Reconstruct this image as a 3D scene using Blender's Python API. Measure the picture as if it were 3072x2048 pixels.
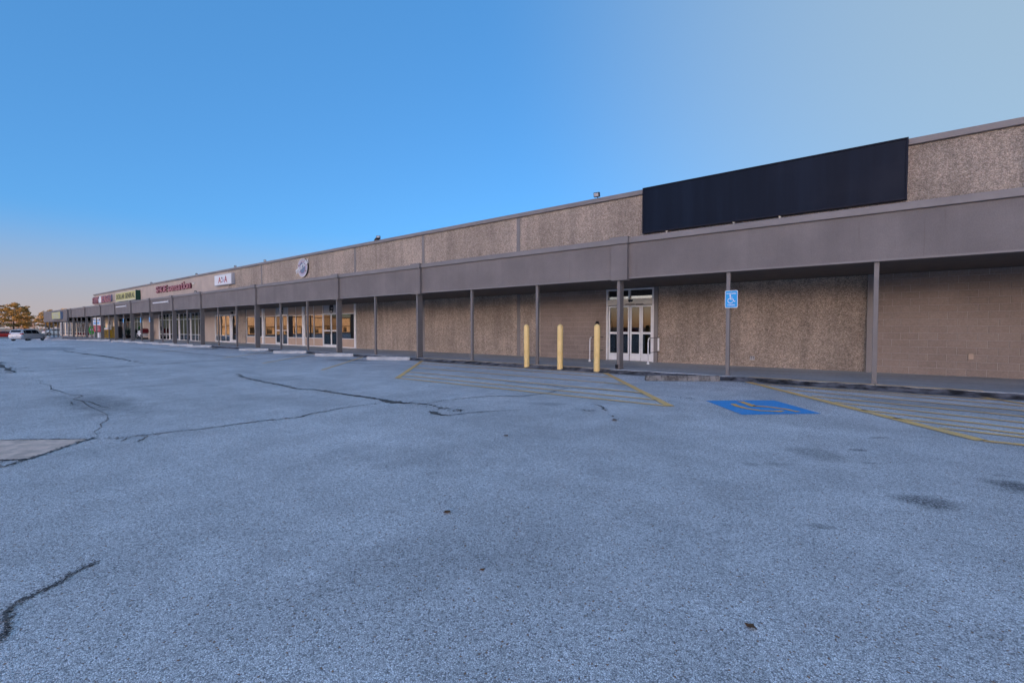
import bpy, bmesh, math, random
from mathutils import Vector, Matrix, noise as mnoise
R = math.radians
random.seed(11)
for o in list(bpy.data.objects):
    bpy.data.objects.remove(o, do_unlink=True)
sc = bpy.context.scene
col = sc.collection

# ------------------------------------------------------------------ camera
cam_d = bpy.data.cameras.new('camera')
cam = bpy.data.objects.new('camera', cam_d)
col.objects.link(cam)
cam.location = (0, 0, 1.45)
fw = Vector((-0.60788, 0.79403, -0.0293)).normalized()
cam.rotation_euler = fw.to_track_quat('-Z', 'Y').to_euler()
cam_d.lens = 16.0
cam_d.sensor_width = 36.0
cam_d.clip_start = 0.05
cam_d.clip_end = 6000
sc.camera = cam

# ------------------------------------------------------------------ sky, sun, exposure
SUN_AZ = R(-75)     # behind the camera, from +X towards -Y
SUN_EL = R(4.2)
world = bpy.data.worlds.new('World')
sc.world = world
world.use_nodes = True
wn, wl = world.node_tree.nodes, world.node_tree.links
wn.clear()
sky = wn.new('ShaderNodeTexSky')
sky.sky_type = 'NISHITA'
sky.sun_disc = False
sky.sun_elevation = SUN_EL
sky.sun_rotation = math.pi / 2 - SUN_AZ
sky.altitude = 150
sky.air_density = 0.7
sky.dust_density = 2.0
sky.ozone_density = 4.5
bg = wn.new('ShaderNodeBackground')
bg.inputs['Strength'].default_value = 0.15
wo = wn.new('ShaderNodeOutputWorld')
# white balance of the photograph, the same over the whole sky
wb = wn.new('ShaderNodeMix'); wb.data_type = 'RGBA'; wb.blend_type = 'MULTIPLY'; wb.inputs[0].default_value = 1.0
wb.inputs[7].default_value = (1.00 / 0.15, 0.64 / 0.15, 0.475 / 0.15, 1)
gm = wn.new('ShaderNodeGamma'); gm.inputs['Gamma'].default_value = 1.0
wl.new(sky.outputs[0], gm.inputs['Color'])
wl.new(gm.outputs[0], wb.inputs[6])
# thin high haze towards the right of the view, and the rosy belt low down opposite the sun
geo = wn.new('ShaderNodeTexCoord')
nrm = wn.new('ShaderNodeVectorMath'); nrm.operation = 'NORMALIZE'
wl.new(geo.outputs['Generated'], nrm.inputs[0])
def wdot(v):
    d = wn.new('ShaderNodeVectorMath'); d.operation = 'DOT_PRODUCT'
    d.inputs[1].default_value = v; wl.new(nrm.outputs[0], d.inputs[0]); return d.outputs['Value']
def wrange(x, a, b, c, e):
    r = wn.new('ShaderNodeMapRange'); r.interpolation_type = 'SMOOTHSTEP'; wl.new(x, r.inputs[0])
    for i, q in enumerate((a, b, c, e)): r.inputs[i + 1].default_value = q
    return r.outputs[0]
def wmix(f, a, c):
    m = wn.new('ShaderNodeMix'); m.data_type = 'RGBA'; wl.new(f, m.inputs[0]); wl.new(a, m.inputs[6])
    m.inputs[7].default_value = tuple(q / 0.15 for q in c) + (1,); return m.outputs[2]
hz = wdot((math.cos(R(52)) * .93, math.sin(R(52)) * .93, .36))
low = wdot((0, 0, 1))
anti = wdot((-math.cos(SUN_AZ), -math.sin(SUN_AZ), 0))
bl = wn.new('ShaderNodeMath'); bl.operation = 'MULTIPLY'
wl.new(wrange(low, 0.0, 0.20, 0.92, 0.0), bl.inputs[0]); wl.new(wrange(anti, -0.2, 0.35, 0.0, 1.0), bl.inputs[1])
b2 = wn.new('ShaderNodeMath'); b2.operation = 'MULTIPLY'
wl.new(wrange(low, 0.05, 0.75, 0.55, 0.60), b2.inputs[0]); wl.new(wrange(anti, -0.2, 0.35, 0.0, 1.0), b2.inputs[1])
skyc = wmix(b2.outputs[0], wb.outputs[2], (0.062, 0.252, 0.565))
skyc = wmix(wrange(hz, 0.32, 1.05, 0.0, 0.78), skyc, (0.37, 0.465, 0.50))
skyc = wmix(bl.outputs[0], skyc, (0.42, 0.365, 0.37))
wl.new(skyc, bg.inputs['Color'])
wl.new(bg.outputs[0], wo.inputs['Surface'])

sun_d = bpy.data.lights.new('sun', 'SUN')
sun_d.energy = 5.0
sun_d.angle = R(0.5)
sun_d.color = (1.0, 0.56, 0.26)
sun = bpy.data.objects.new('sun', sun_d)
col.objects.link(sun)
sd = Vector((math.cos(SUN_AZ) * math.cos(SUN_EL), math.sin(SUN_AZ) * math.cos(SUN_EL), math.sin(SUN_EL)))
sun.rotation_euler = (-sd).to_track_quat('-Z', 'Y').to_euler()
sun.location = (60, -160, 60)

sc.render.engine = 'CYCLES'
sc.view_settings.view_transform = 'Standard'
sc.view_settings.look = 'None'
sc.view_settings.exposure = 0.28
sc.view_settings.gamma = 1.0
sc.cycles.max_bounces = 8
sc.cycles.transparent_max_bounces = 16


# ------------------------------------------------------------------ material helpers
class NT:
    """small node-tree writer"""
    def __init__(self, name):
        self.m = bpy.data.materials.new(name)
        self.m.use_nodes = True
        self.t = self.m.node_tree
        self.b = self.t.nodes['Principled BSDF']
        self.out = self.t.nodes['Material Output']
        self._c = None

    def n(self, typ, **kw):
        nd = self.t.nodes.new(typ)
        for k, v in kw.items():
            setattr(nd, k, v)
        return nd

    def l(self, a, b):
        self.t.links.new(a, b)

    def co(self):
        if self._c is None:
            self._c = self.n('ShaderNodeTexCoord').outputs['Object']
        return self._c

    def mapped(self, loc=(0, 0, 0), rot=(0, 0, 0), scale=(1, 1, 1), src=None):
        mp = self.n('ShaderNodeMapping')
        self.l(src or self.co(), mp.inputs[0])
        mp.inputs['Location'].default_value = loc
        mp.inputs['Rotation'].default_value = rot
        mp.inputs['Scale'].default_value = scale
        return mp.outputs[0]

    def noise(self, scale, detail=3, rough=0.55, src=None, dist=0.0):
        nd = self.n('ShaderNodeTexNoise')
        self.l(src or self.co(), nd.inputs['Vector'])
        nd.inputs['Scale'].default_value = scale
        nd.inputs['Detail'].default_value = detail
        nd.inputs['Roughness'].default_value = rough
        nd.inputs['Distortion'].default_value = dist
        return nd.outputs['Fac']

    def voro(self, scale, feature='F1', out='Distance', src=None, rand=1.0):
        nd = self.n('ShaderNodeTexVoronoi', feature=feature)
        self.l(src or self.co(), nd.inputs['Vector'])
        nd.inputs['Scale'].default_value = scale
        nd.inputs['Randomness'].default_value = rand
        return nd.outputs[out]

    def math(self, op, a, b=None, clamp=False):
        nd = self.n('ShaderNodeMath', operation=op)
        nd.use_clamp = clamp
        for i, v in enumerate((a, b)):
            if v is None:
                continue
            if isinstance(v, (int, float)):
                nd.inputs[i].default_value = v
            else:
                self.l(v, nd.inputs[i])
        return nd.outputs[0]

    def ramp(self, fac, stops):
        nd = self.n('ShaderNodeValToRGB')
        self.l(fac, nd.inputs[0])
        e = nd.color_ramp.elements
        while len(e) < len(stops):
            e.new(0.5)
        for i, (p, c) in enumerate(stops):
            e[i].position = p
            e[i].color = (c, c, c, 1) if isinstance(c, (int, float)) else (*c, 1)
        return nd.outputs['Color']

    def rng(self, fac, a, b, c=0.0, d=1.0):
        nd = self.n('ShaderNodeMapRange')
        nd.interpolation_type = 'SMOOTHSTEP'
        self.l(fac, nd.inputs[0])
        for i, v in enumerate((a, b, c, d)):
            nd.inputs[i + 1].default_value = v
        return nd.outputs[0]

    def mix(self, fac, a, b, mode='MIX'):
        nd = self.n('ShaderNodeMix', data_type='RGBA', blend_type=mode)
        for sock, v in ((nd.inputs[0], fac), (nd.inputs[6], a), (nd.inputs[7], b)):
            if isinstance(v, (int, float)):
                sock.default_value = v if sock == nd.inputs[0] else (v, v, v, 1)
            elif isinstance(v, tuple):
                sock.default_value = (*v, 1)
            else:
                self.l(v, sock)
        return nd.outputs[2]

    def sep(self, v):
        nd = self.n('ShaderNodeSeparateXYZ')
        self.l(v, nd.inputs[0])
        return nd.outputs

    def bump(self, h, strength=0.5, dist=0.01):
        nd = self.n('ShaderNodeBump')
        self.l(h, nd.inputs['Height'])
        nd.inputs['Strength'].default_value = strength
        nd.inputs['Distance'].default_value = dist
        self.l(nd.outputs[0], self.b.inputs['Normal'])

    def col(self, v):
        if isinstance(v, tuple):
            self.b.inputs['Base Color'].default_value = (*v, 1)
        else:
            self.l(v, self.b.inputs['Base Color'])

    def set(self, rough=0.8, metal=0.0, spec=0.3):
        self.b.inputs['Roughness'].default_value = rough
        self.b.inputs['Metallic'].default_value = metal
        self.b.inputs['Specular IOR Level'].default_value = spec
        return self.m


def plain(name, c, rough=0.6, metal=0.0, var=0.12, scale=3.0, spec=0.3, bump=0.0):
    t = NT(name)
    f = t.noise(scale, 4, 0.6)
    g = t.noise(scale * 14, 2, 0.6)
    a = tuple(x * (1 - var) for x in c)
    b = tuple(min(1, x * (1 + var)) for x in c)
    base = t.mix(t.rng(f, 0.3, 0.7), a, b)
    base = t.mix(t.rng(g, 0.55, 0.8, 0, 0.35), base, tuple(x * 0.75 for x in c))
    t.col(base)
    if bump:
        t.bump(g, bump, 0.01)
    return t.set(rough, metal, spec)


def mat_asphalt():
    t = NT('asphalt')
    vc = t.voro(112, out='Color')
    ve = t.voro(112, feature='DISTANCE_TO_EDGE')
    r = t.sep(vc)
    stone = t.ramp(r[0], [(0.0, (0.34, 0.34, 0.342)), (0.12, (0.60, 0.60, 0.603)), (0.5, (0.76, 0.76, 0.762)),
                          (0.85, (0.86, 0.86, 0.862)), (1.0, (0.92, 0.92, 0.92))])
    rust = t.rng(r[1], 0.985, 0.992)
    stone = t.mix(rust, stone, (0.34, 0.20, 0.12))
    gap = t.rng(ve, 0.0, 0.15, 0.26, 1.13)
    base = t.mix(1.0, stone, gap, 'MULTIPLY')
    lumps = t.rng(t.noise(26, 4, 0.7), 0.36, 0.60, 0.90, 1.08)
    base = t.mix(1.0, base, lumps, 'MULTIPLY')
    # worn and dusty areas
    big = t.noise(0.28, 4, 0.6, dist=0.6)
    mid = t.noise(1.6, 5, 0.62)
    base = t.mix(1.0, base, t.rng(big, 0.32, 0.68, 0.90, 1.08), 'MULTIPLY')
    base = t.mix(1.0, base, t.rng(mid, 0.30, 0.70, 0.90, 1.08), 'MULTIPLY')
    # faint wheel tracks that run along the front of the shops
    st = t.noise(0.5, 3, 0.5, src=t.mapped(scale=(0.05, 1.0, 1)))
    base = t.mix(1.0, base, t.rng(st, 0.35, 0.65, 0.93, 1.05), 'MULTIPLY')
    seal = t.noise(0.9, 6, 0.72, dist=1.2)
    base = t.mix(t.rng(seal, 0.60, 0.70, 0, 0.20), base, (0.20, 0.20, 0.205))
    pale = t.noise(0.6, 5, 0.7, src=t.mapped(loc=(7, 3, 0)))
    base = t.mix(t.rng(pale, 0.58, 0.74, 0, 0.22), base, (0.78, 0.77, 0.76))
    # oil spots: x, y, half length, half width, turn, strength
    spots = [(-0.38, 6.28, .30, .26, 0.4, .50), (0.01, 6.78, .12, .07, .6, .75), (0.47, 5.09, .27, .18, 0.2, .85),
             (1.17, 6.08, .24, .20, 0.5, .95), (0.21, 7.71, .22, .06, .9, .5), (-0.9, 5.38, .12, .06, .6, .45),
             (-0.69, 5.54, .14, .08, .5, .4), (-0.2, 4.0, .10, .05, .5, .6), (1.1, 6.45, .12, .05, .5, .5),
             (0.12, 6.21, .10, .05, .6, .5), (-4.75, 7.3, .4, .22, .6, .45), (-18.3, 11.9, 1.4, .6, 0.2, .85),
             (-16.6, 11.1, .8, .25, .2, .6), (-11.8, 2.1, 2.0, .55, 0.0, .55), (-23, 12.0, 1.4, .5, .2, .6),
             (-27.5, 12.0, 1.2, .5, .2, .6), (-46.0, 5.5, 3.2, 1.3, 0, .5), (-3.9, 3.4, 1.0, .5, .5, .25),
             (-2.2, 1.9, .9, .4, .8, .2), (0.9, 11.6, 1.6, .5, -.15, .35), (-9.6, 12.6, 1.6, .35, 0, .5),
             (-36.5, 12.2, 2.2, .7, .1, .75)]
    wob = t.noise(3.2, 4, 0.7)
    total = None
    for (x, y, a, b, rot, s) in spots:
        v = t.mapped(loc=(0, 0, 0), rot=(0, 0, 0), src=t.co())
        nd = v.node
        nd.vector_type = 'TEXTURE'
        nd.inputs['Location'].default_value = (x, y, 0)
        nd.inputs['Rotation'].default_value = (0, 0, rot)
        nd.inputs['Scale'].default_value = (a, b, 50)
        ln = t.n('ShaderNodeVectorMath', operation='LENGTH')
        t.l(v, ln.inputs[0])
        d = t.math('ADD', ln.outputs['Value'], t.math('MULTIPLY', t.math('SUBTRACT', wob, 0.5), 1.5))
        k = t.rng(d, 0.25, 1.35, s, 0.0)
        total = k if total is None else t.math('MAXIMUM', total, k)
    total = t.math('MULTIPLY', total, t.rng(t.noise(46, 3), 0.38, 0.62, 0.35, 1.0))
    base = t.mix(total, base, (0.06, 0.062, 0.068))
    # tar strip against the kerb
    yy = t.sep(t.co())[1]
    edge = t.math('ADD', yy, t.math('MULTIPLY', t.math('SUBTRACT', t.noise(1.1, 5, 0.7), 0.5), 1.1))
    tar = t.rng(edge, 13.2, 13.75, 0.0, 0.85)
    base = t.mix(tar, base, (0.06, 0.062, 0.068))
    t.col(base)
    h = t.math('ADD', t.math('MULTIPLY', t.rng(ve, 0.0, 0.2), 1.0), t.math('MULTIPLY', r[2], 0.6))
    t.bump(h, 0.55, 0.005)
    return t.set(0.86, 0, 0.25)


def mat_aggregate():
    t = NT('aggregate_panel')
    src = t.mapped(scale=(1, 1, 1.15))
    v = t.voro(38, src=src)
    vc = t.sep(t.voro(38, out='Color', src=src))
    n1 = t.noise(11, 5, 0.7)
    n2 = t.noise(0.5, 4, 0.6)
    n3 = t.noise(44, 4, 0.7, src=src)
    stone = t.ramp(vc[0], [(0, (0.44, 0.355, 0.285)), (0.4, (0.56, 0.465, 0.382)), (0.8, (0.63, 0.53, 0.44)), (1, (0.70, 0.60, 0.51))])
    stone = t.mix(1.0, stone, t.rng(n3, 0.36, 0.56, 0.66, 1.08), 'MULTIPLY')
    stone = t.mix(1.0, stone, t.rng(v, 0.3, 0.8, 1.06, 0.72), 'MULTIPLY')
    stone = t.mix(1.0, stone, t.rng(n1, 0.36, 0.6, 0.82, 1.1), 'MULTIPLY')
    stone = t.mix(1.0, stone, t.rng(n2, 0.3, 0.7, 0.84, 1.12), 'MULTIPLY')
    run = t.noise(1.0, 5, 0.65, src=t.mapped(scale=(2.2, 1, 0.16)))
    stone = t.mix(1.0, stone, t.rng(run, 0.36, 0.62, 0.86, 1.05), 'MULTIPLY')
    t.col(stone)
    h = t.math('ADD', t.math('MULTIPLY', n3, 1.0), t.math('MULTIPLY', t.math('SUBTRACT', 1.0, v), 0.7))
    t.bump(h, 1.0, 0.035)
    return t.set(0.9, 0, 0.2)


def mat_block():
    t = NT('painted_block')
    rn = t.n('ShaderNodeObjectInfo').outputs['Random']
    wp = t.n('ShaderNodeNewGeometry').outputs['Position']
    f = t.noise(24, 4, 0.7, src=wp)
    g = t.noise(0.9, 4, 0.6, src=wp)
    base = t.mix(t.rng(rn, 0, 1), (0.292, 0.236, 0.204), (0.318, 0.258, 0.222))
    base = t.mix(1.0, base, t.rng(f, 0.35, 0.65, 0.86, 1.07), 'MULTIPLY')
    base = t.mix(1.0, base, t.rng(g, 0.3, 0.7, 0.88, 1.06), 'MULTIPLY')
    t.col(base)
    t.bump(f, 0.5, 0.01)
    return t.set(0.85, 0, 0.2)


def mat_stucco():
    t = NT('grey_stucco')
    f = t.noise(60, 3, 0.7)
    g = t.noise(0.7, 5, 0.6)
    s = t.noise(1.2, 4, 0.6, src=t.mapped(scale=(1.6, 1, 0.12)))
    base = t.mix(t.rng(g, 0.3, 0.7), (0.196, 0.176, 0.170), (0.238, 0.214, 0.204))
    base = t.mix(1.0, base, t.rng(s, 0.35, 0.7, 0.94, 1.03), 'MULTIPLY')
    base = t.mix(1.0, base, t.rng(f, 0.35, 0.65, 0.9, 1.08), 'MULTIPLY')
    blot = t.noise(2.6, 5, 0.7, dist=0.4)
    base = t.mix(t.rng(blot, 0.58, 0.72, 0, 0.16), base, (0.30, 0.28, 0.265))
    drip = t.noise(1.4, 4, 0.7, src=t.mapped(scale=(5.0, 1, 0.22)))
    base = t.mix(t.rng(drip, 0.64, 0.74, 0, 0.22), base, (0.11, 0.085, 0.07))
    t.col(base)
    t.bump(f, 0.35, 0.006)
    return t.set(0.85, 0, 0.2)


def mat_walk():
    t = NT('walk_concrete')
    g = t.noise(0.55, 5, 0.6, src=t.mapped(scale=(0.5, 1.3, 1)))
    f = t.noise(9, 5, 0.65)
    k = t.noise(70, 2, 0.6)
    base = t.mix(t.rng(g, 0.3, 0.7), (0.35, 0.375, 0.385), (0.50, 0.525, 0.53))
    base = t.mix(1.0, base, t.rng(f, 0.35, 0.65, 0.86, 1.08), 'MULTIPLY')
    base = t.mix(1.0, base, t.rng(k, 0.3, 0.7, 0.92, 1.06), 'MULTIPLY')
    rust = t.rng(t.noise(0.8, 4, 0.7), 0.66, 0.76, 0, 0.55)
    base = t.mix(rust, base, (0.16, 0.12, 0.08))
    t.col(base)
    t.bump(k, 0.2, 0.004)
    return t.set(0.62, 0, 0.35)


def mat_paint(name, c, worn=0.5):
    t = NT(name)
    wp = t.n('ShaderNodeNewGeometry').outputs['Position']
    w = t.noise(2.2, 5, 0.75, src=wp)
    s = t.sep(t.voro(80, out='Color', src=wp))[0]
    k = t.math('ADD', t.math('MULTIPLY', w, 0.8), t.math('MULTIPLY', s, 0.35))
    m = t.rng(k, 0.78 - 0.32 * worn, 0.98 - 0.32 * worn)
    base = t.mix(m, c, (0.45, 0.445, 0.44))
    base = t.mix(1.0, base, t.rng(s, 0, 0.3, 0.72, 1.0), 'MULTIPLY')
    t.col(base)
    return t.set(0.75, 0, 0.3)


def mat_glass(name='window_glass', tint=0.55, ior=2.5):
    t = NT(name)
    fr = t.n('ShaderNodeFresnel')
    fr.inputs['IOR'].default_value = ior
    gl = t.n('ShaderNodeBsdfGlossy')
    gl.inputs['Roughness'].default_value = 0.005
    gl.inputs['Color'].default_value = (0.95, 0.95, 0.95, 1)
    tr = t.n('ShaderNodeBsdfTransparent')
    tr.inputs['Color'].default_value = (tint, tint, tint * 1.02, 1)
    mx = t.n('ShaderNodeMixShader')
    t.l(fr.outputs[0], mx.inputs[0])
    t.l(tr.outputs[0], mx.inputs[1])
    t.l(gl.outputs[0], mx.inputs[2])
    t.l(mx.outputs[0], t.out.inputs['Surface'])
    return t.m


def mat_black_sign():
    t = NT('black_sign_face')
    s = t.noise(0.9, 5, 0.65, src=t.mapped(scale=(1.2, 1, 0.10)))
    g = t.noise(0.45, 4, 0.6)
    base = t.mix(t.rng(s, 0.35, 0.75), (0.003, 0.008, 0.020), (0.007, 0.015, 0.034))
    base = t.mix(t.rng(g, 0.5, 0.75, 0, 0.5), base, (0.016, 0.021, 0.036))
    t.col(base)
    return t.set(0.5, 0, 0.12)


def mat_stop(dirty):
    t = NT('dirty_concrete_stop' if dirty else 'white_painted_stop')
    g = t.noise(4, 5, 0.7)
    k = t.noise(22, 4, 0.7)
    s = t.noise(3, 4, 0.7, src=t.mapped(scale=(4, 4, 0.5)))
    if dirty:
        base = t.mix(t.rng(g, 0.35, 0.65), (0.09, 0.085, 0.08), (0.27, 0.26, 0.245))
        base = t.mix(t.rng(s, 0.5, 0.7, 0, 0.75), base, (0.035, 0.033, 0.032))
        base = t.mix(t.rng(k, 0.62, 0.72, 0, 0.8), base, (0.42, 0.42, 0.41))
    else:
        base = t.mix(t.rng(g, 0.35, 0.7), (0.42, 0.43, 0.43), (0.56, 0.57, 0.57))
        base = t.mix(t.rng(k, 0.6, 0.75, 0, 0.55), base, (0.24, 0.235, 0.23))
    t.col(base)
    t.bump(k, 0.4, 0.008)
    return t.set(0.85, 0, 0.2)


def mat_leaf(name, a, b):
    t = NT(name)
    rn = t.n('ShaderNodeNewGeometry').outputs['Random Per Island']
    base = t.mix(rn, a, b)
    t.col(base)
    t.set(0.8, 0, 0.1)
    tl = t.n('ShaderNodeBsdfTranslucent')
    t.l(base, tl.inputs['Color'])
    mx = t.n('ShaderNodeMixShader')
    mx.inputs[0].default_value = 0.25
    t.l(t.b.outputs[0], mx.inputs[1])
    t.l(tl.outputs[0], mx.inputs[2])
    t.l(mx.outputs[0], t.out.inputs['Surface'])
    return t.m


M = {}
M['asphalt'] = mat_asphalt()
M['agg'] = mat_aggregate()
M['block'] = mat_block()
M['mortar'] = plain('block_mortar', (0.43, 0.375, 0.335), 0.9)
M['stucco'] = mat_stucco()
M['trim'] = plain('grey_metal_trim', (0.232, 0.212, 0.207), 0.55, 0, 0.08, 0.8, 0.4)
M['post'] = plain('grey_post_paint', (0.20, 0.182, 0.175), 0.5, 0, 0.08, 2.0, 0.4)
M['walk'] = mat_walk()
M['kerb_line'] = mat_paint('yellow_line_paint', (0.98, 0.60, 0.22), 0.34)
M['worn_line'] = mat_paint('worn_yellow_line_paint', (0.98, 0.64, 0.28), 0.38)
M['blue_paint'] = mat_paint('blue_marking_paint', (0.07, 0.35, 0.74), 0.16)
M['orange_paint'] = mat_paint('orange_symbol_paint', (0.95, 0.50, 0.15), 0.10)
M['crack'] = plain('crack_dirt', (0.11, 0.104, 0.10), 0.95, var=0.4, scale=6)
M['filler'] = plain('crack_filler', (0.12, 0.11, 0.10), 0.95, var=0.3, scale=9)
M['tar'] = plain('kerb_tar', (0.10, 0.10, 0.108), 0.9, var=0.85, scale=3.5, bump=0.6)
M['patch'] = plain('tan_concrete_patch', (0.78, 0.58, 0.46), 0.9, var=0.2, scale=5, bump=0.5)
M['darkpatch'] = plain('dark_asphalt_patch', (0.40, 0.40, 0.41), 0.9, var=0.25, scale=2, bump=0.5)
M['tan'] = plain('tan_smooth_wall', (0.50, 0.42, 0.36), 0.85, var=0.07, scale=0.8)
M['tanpanel'] = plain('tan_infill_panel', (0.52, 0.39, 0.30), 0.75, var=0.05, scale=1.2)
M['palepanel'] = plain('pale_grey_panel', (0.45, 0.46, 0.48), 0.6, var=0.05, scale=1.2)
M['white'] = plain('white_aluminium', (0.80, 0.80, 0.80), 0.42, 0.0, 0.06, 4, 0.45)
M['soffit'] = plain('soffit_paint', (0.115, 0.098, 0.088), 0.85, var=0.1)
M['roof'] = plain('roofing', (0.30, 0.30, 0.30), 0.9)
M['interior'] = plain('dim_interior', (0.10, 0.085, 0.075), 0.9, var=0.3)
M['glass'] = mat_glass()
M['door_glass'] = mat_glass('door_glass', 0.45, 1.65)
M['blacksign'] = mat_black_sign()
M['darkmetal'] = plain('dark_metal', (0.03, 0.03, 0.033), 0.5, 0.2)
M['black'] = plain('black_plastic', (0.012, 0.012, 0.014), 0.5)
M['rubber'] = plain('tyre_rubber', (0.015, 0.015, 0.016), 0.85)
def mat_bollard():
    t = NT('yellow_bollard_paint')
    g = t.noise(2.5, 4, 0.6); k = t.noise(26, 4, 0.7); d = t.noise(9, 5, 0.7, src=t.mapped(scale=(1, 1, 0.35)))
    base = t.mix(t.rng(g, 0.3, 0.7), (0.84, 0.59, 0.23), (0.94, 0.68, 0.29))
    base = t.mix(t.rng(d, 0.60, 0.72, 0, 0.45), base, (0.42, 0.32, 0.18))
    base = t.mix(t.rng(k, 0.70, 0.76, 0, 0.7), base, (0.20, 0.16, 0.12))
    t.col(base)
    return t.set(0.55, 0, 0.3)
M['bollard'] = mat_bollard()
M['signblue'] = plain('sign_blue', (0.02, 0.38, 0.82), 0.4, var=0.04)
M['signwhite'] = plain('sign_white', (0.78, 0.80, 0.82), 0.45, var=0.03)
M['signred'] = plain('sign_red', (0.15, 0.015, 0.03), 0.45, var=0.05)
M['hoodred'] = plain('dark_red_plastic', (0.16, 0.02, 0.03), 0.5, var=0.05)
M['posterred'] = plain('red_board', (0.42, 0.03, 0.05), 0.5, var=0.05)
M['signpink'] = plain('faded_pink_letter', (0.46, 0.20, 0.22), 0.5, var=0.06)
M['signyellow'] = plain('sign_yellow', (0.55, 0.52, 0.20), 0.5, var=0.06)
M['cream'] = plain('sign_cream', (0.72, 0.68, 0.60), 0.5, var=0.04)
M['boxgrey'] = plain('sign_box_grey', (0.50, 0.50, 0.53), 0.45, var=0.05)
M['logoblue'] = plain('logo_slate_blue', (0.17, 0.23, 0.34), 0.5, var=0.05)
M['lavender'] = plain('logo_lavender', (0.52, 0.50, 0.62), 0.5, var=0.04)
M['stop'] = mat_stop(False)
M['stopdirty'] = mat_stop(True)
M['green'] = plain('bright_green_plastic', (0.10, 0.52, 0.10), 0.5, var=0.06)
M['darkgreen'] = plain('dark_green_plastic', (0.02, 0.07, 0.045), 0.6)
M['yellowbox'] = plain('yellow_cabinet', (0.50, 0.30, 0.03), 0.5, var=0.15)
M['silver'] = plain('silver_car_paint', (0.46, 0.49, 0.54), 0.35, 0.15, 0.03, 2, 0.5)
M['redcar'] = plain('red_car_paint', (0.42, 0.02, 0.015), 0.28, 0.1, 0.03, 2, 0.5)
M['whitecar'] = plain('white_car_paint', (0.70, 0.70, 0.70), 0.28, 0.0, 0.03, 2, 0.5)
M['carglass'] = plain('car_glass', (0.012, 0.014, 0.018), 0.06, 0, 0, 2, 0.6)
M['taillight'] = plain('tail_light_red', (0.40, 0.015, 0.02), 0.25, 0, 0, 2, 0.5)
M['rim'] = plain('alloy_rim', (0.34, 0.34, 0.35), 0.35, 0.6)
M['pine'] = mat_leaf('pine_needles', (0.11, 0.10, 0.038), (0.48, 0.31, 0.12))
M['autumn'] = mat_leaf('brown_leaves', (0.26, 0.16, 0.11), (0.46, 0.31, 0.22))
M['bark'] = plain('bark', (0.085, 0.06, 0.045), 0.95, var=0.3, scale=4)
M['earth'] = plain('dry_ground', (0.27, 0.235, 0.18), 0.95, var=0.25, scale=0.05)
M['road'] = plain('pale_road', (0.34, 0.33, 0.31), 0.9, var=0.1, scale=0.2)
M['brick'] = plain('tan_brick_facade', (0.80, 0.62, 0.40), 0.9, var=0.15, scale=0.6)
M['brickdark'] = plain('brown_roof_edge', (0.12, 0.08, 0.06), 0.8)
M['leafdead'] = plain('dead_leaf', (0.13, 0.065, 0.03), 0.8, var=0.3, scale=30)
M['paper'] = plain('paper_litter', (0.55, 0.56, 0.60), 0.8)


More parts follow.
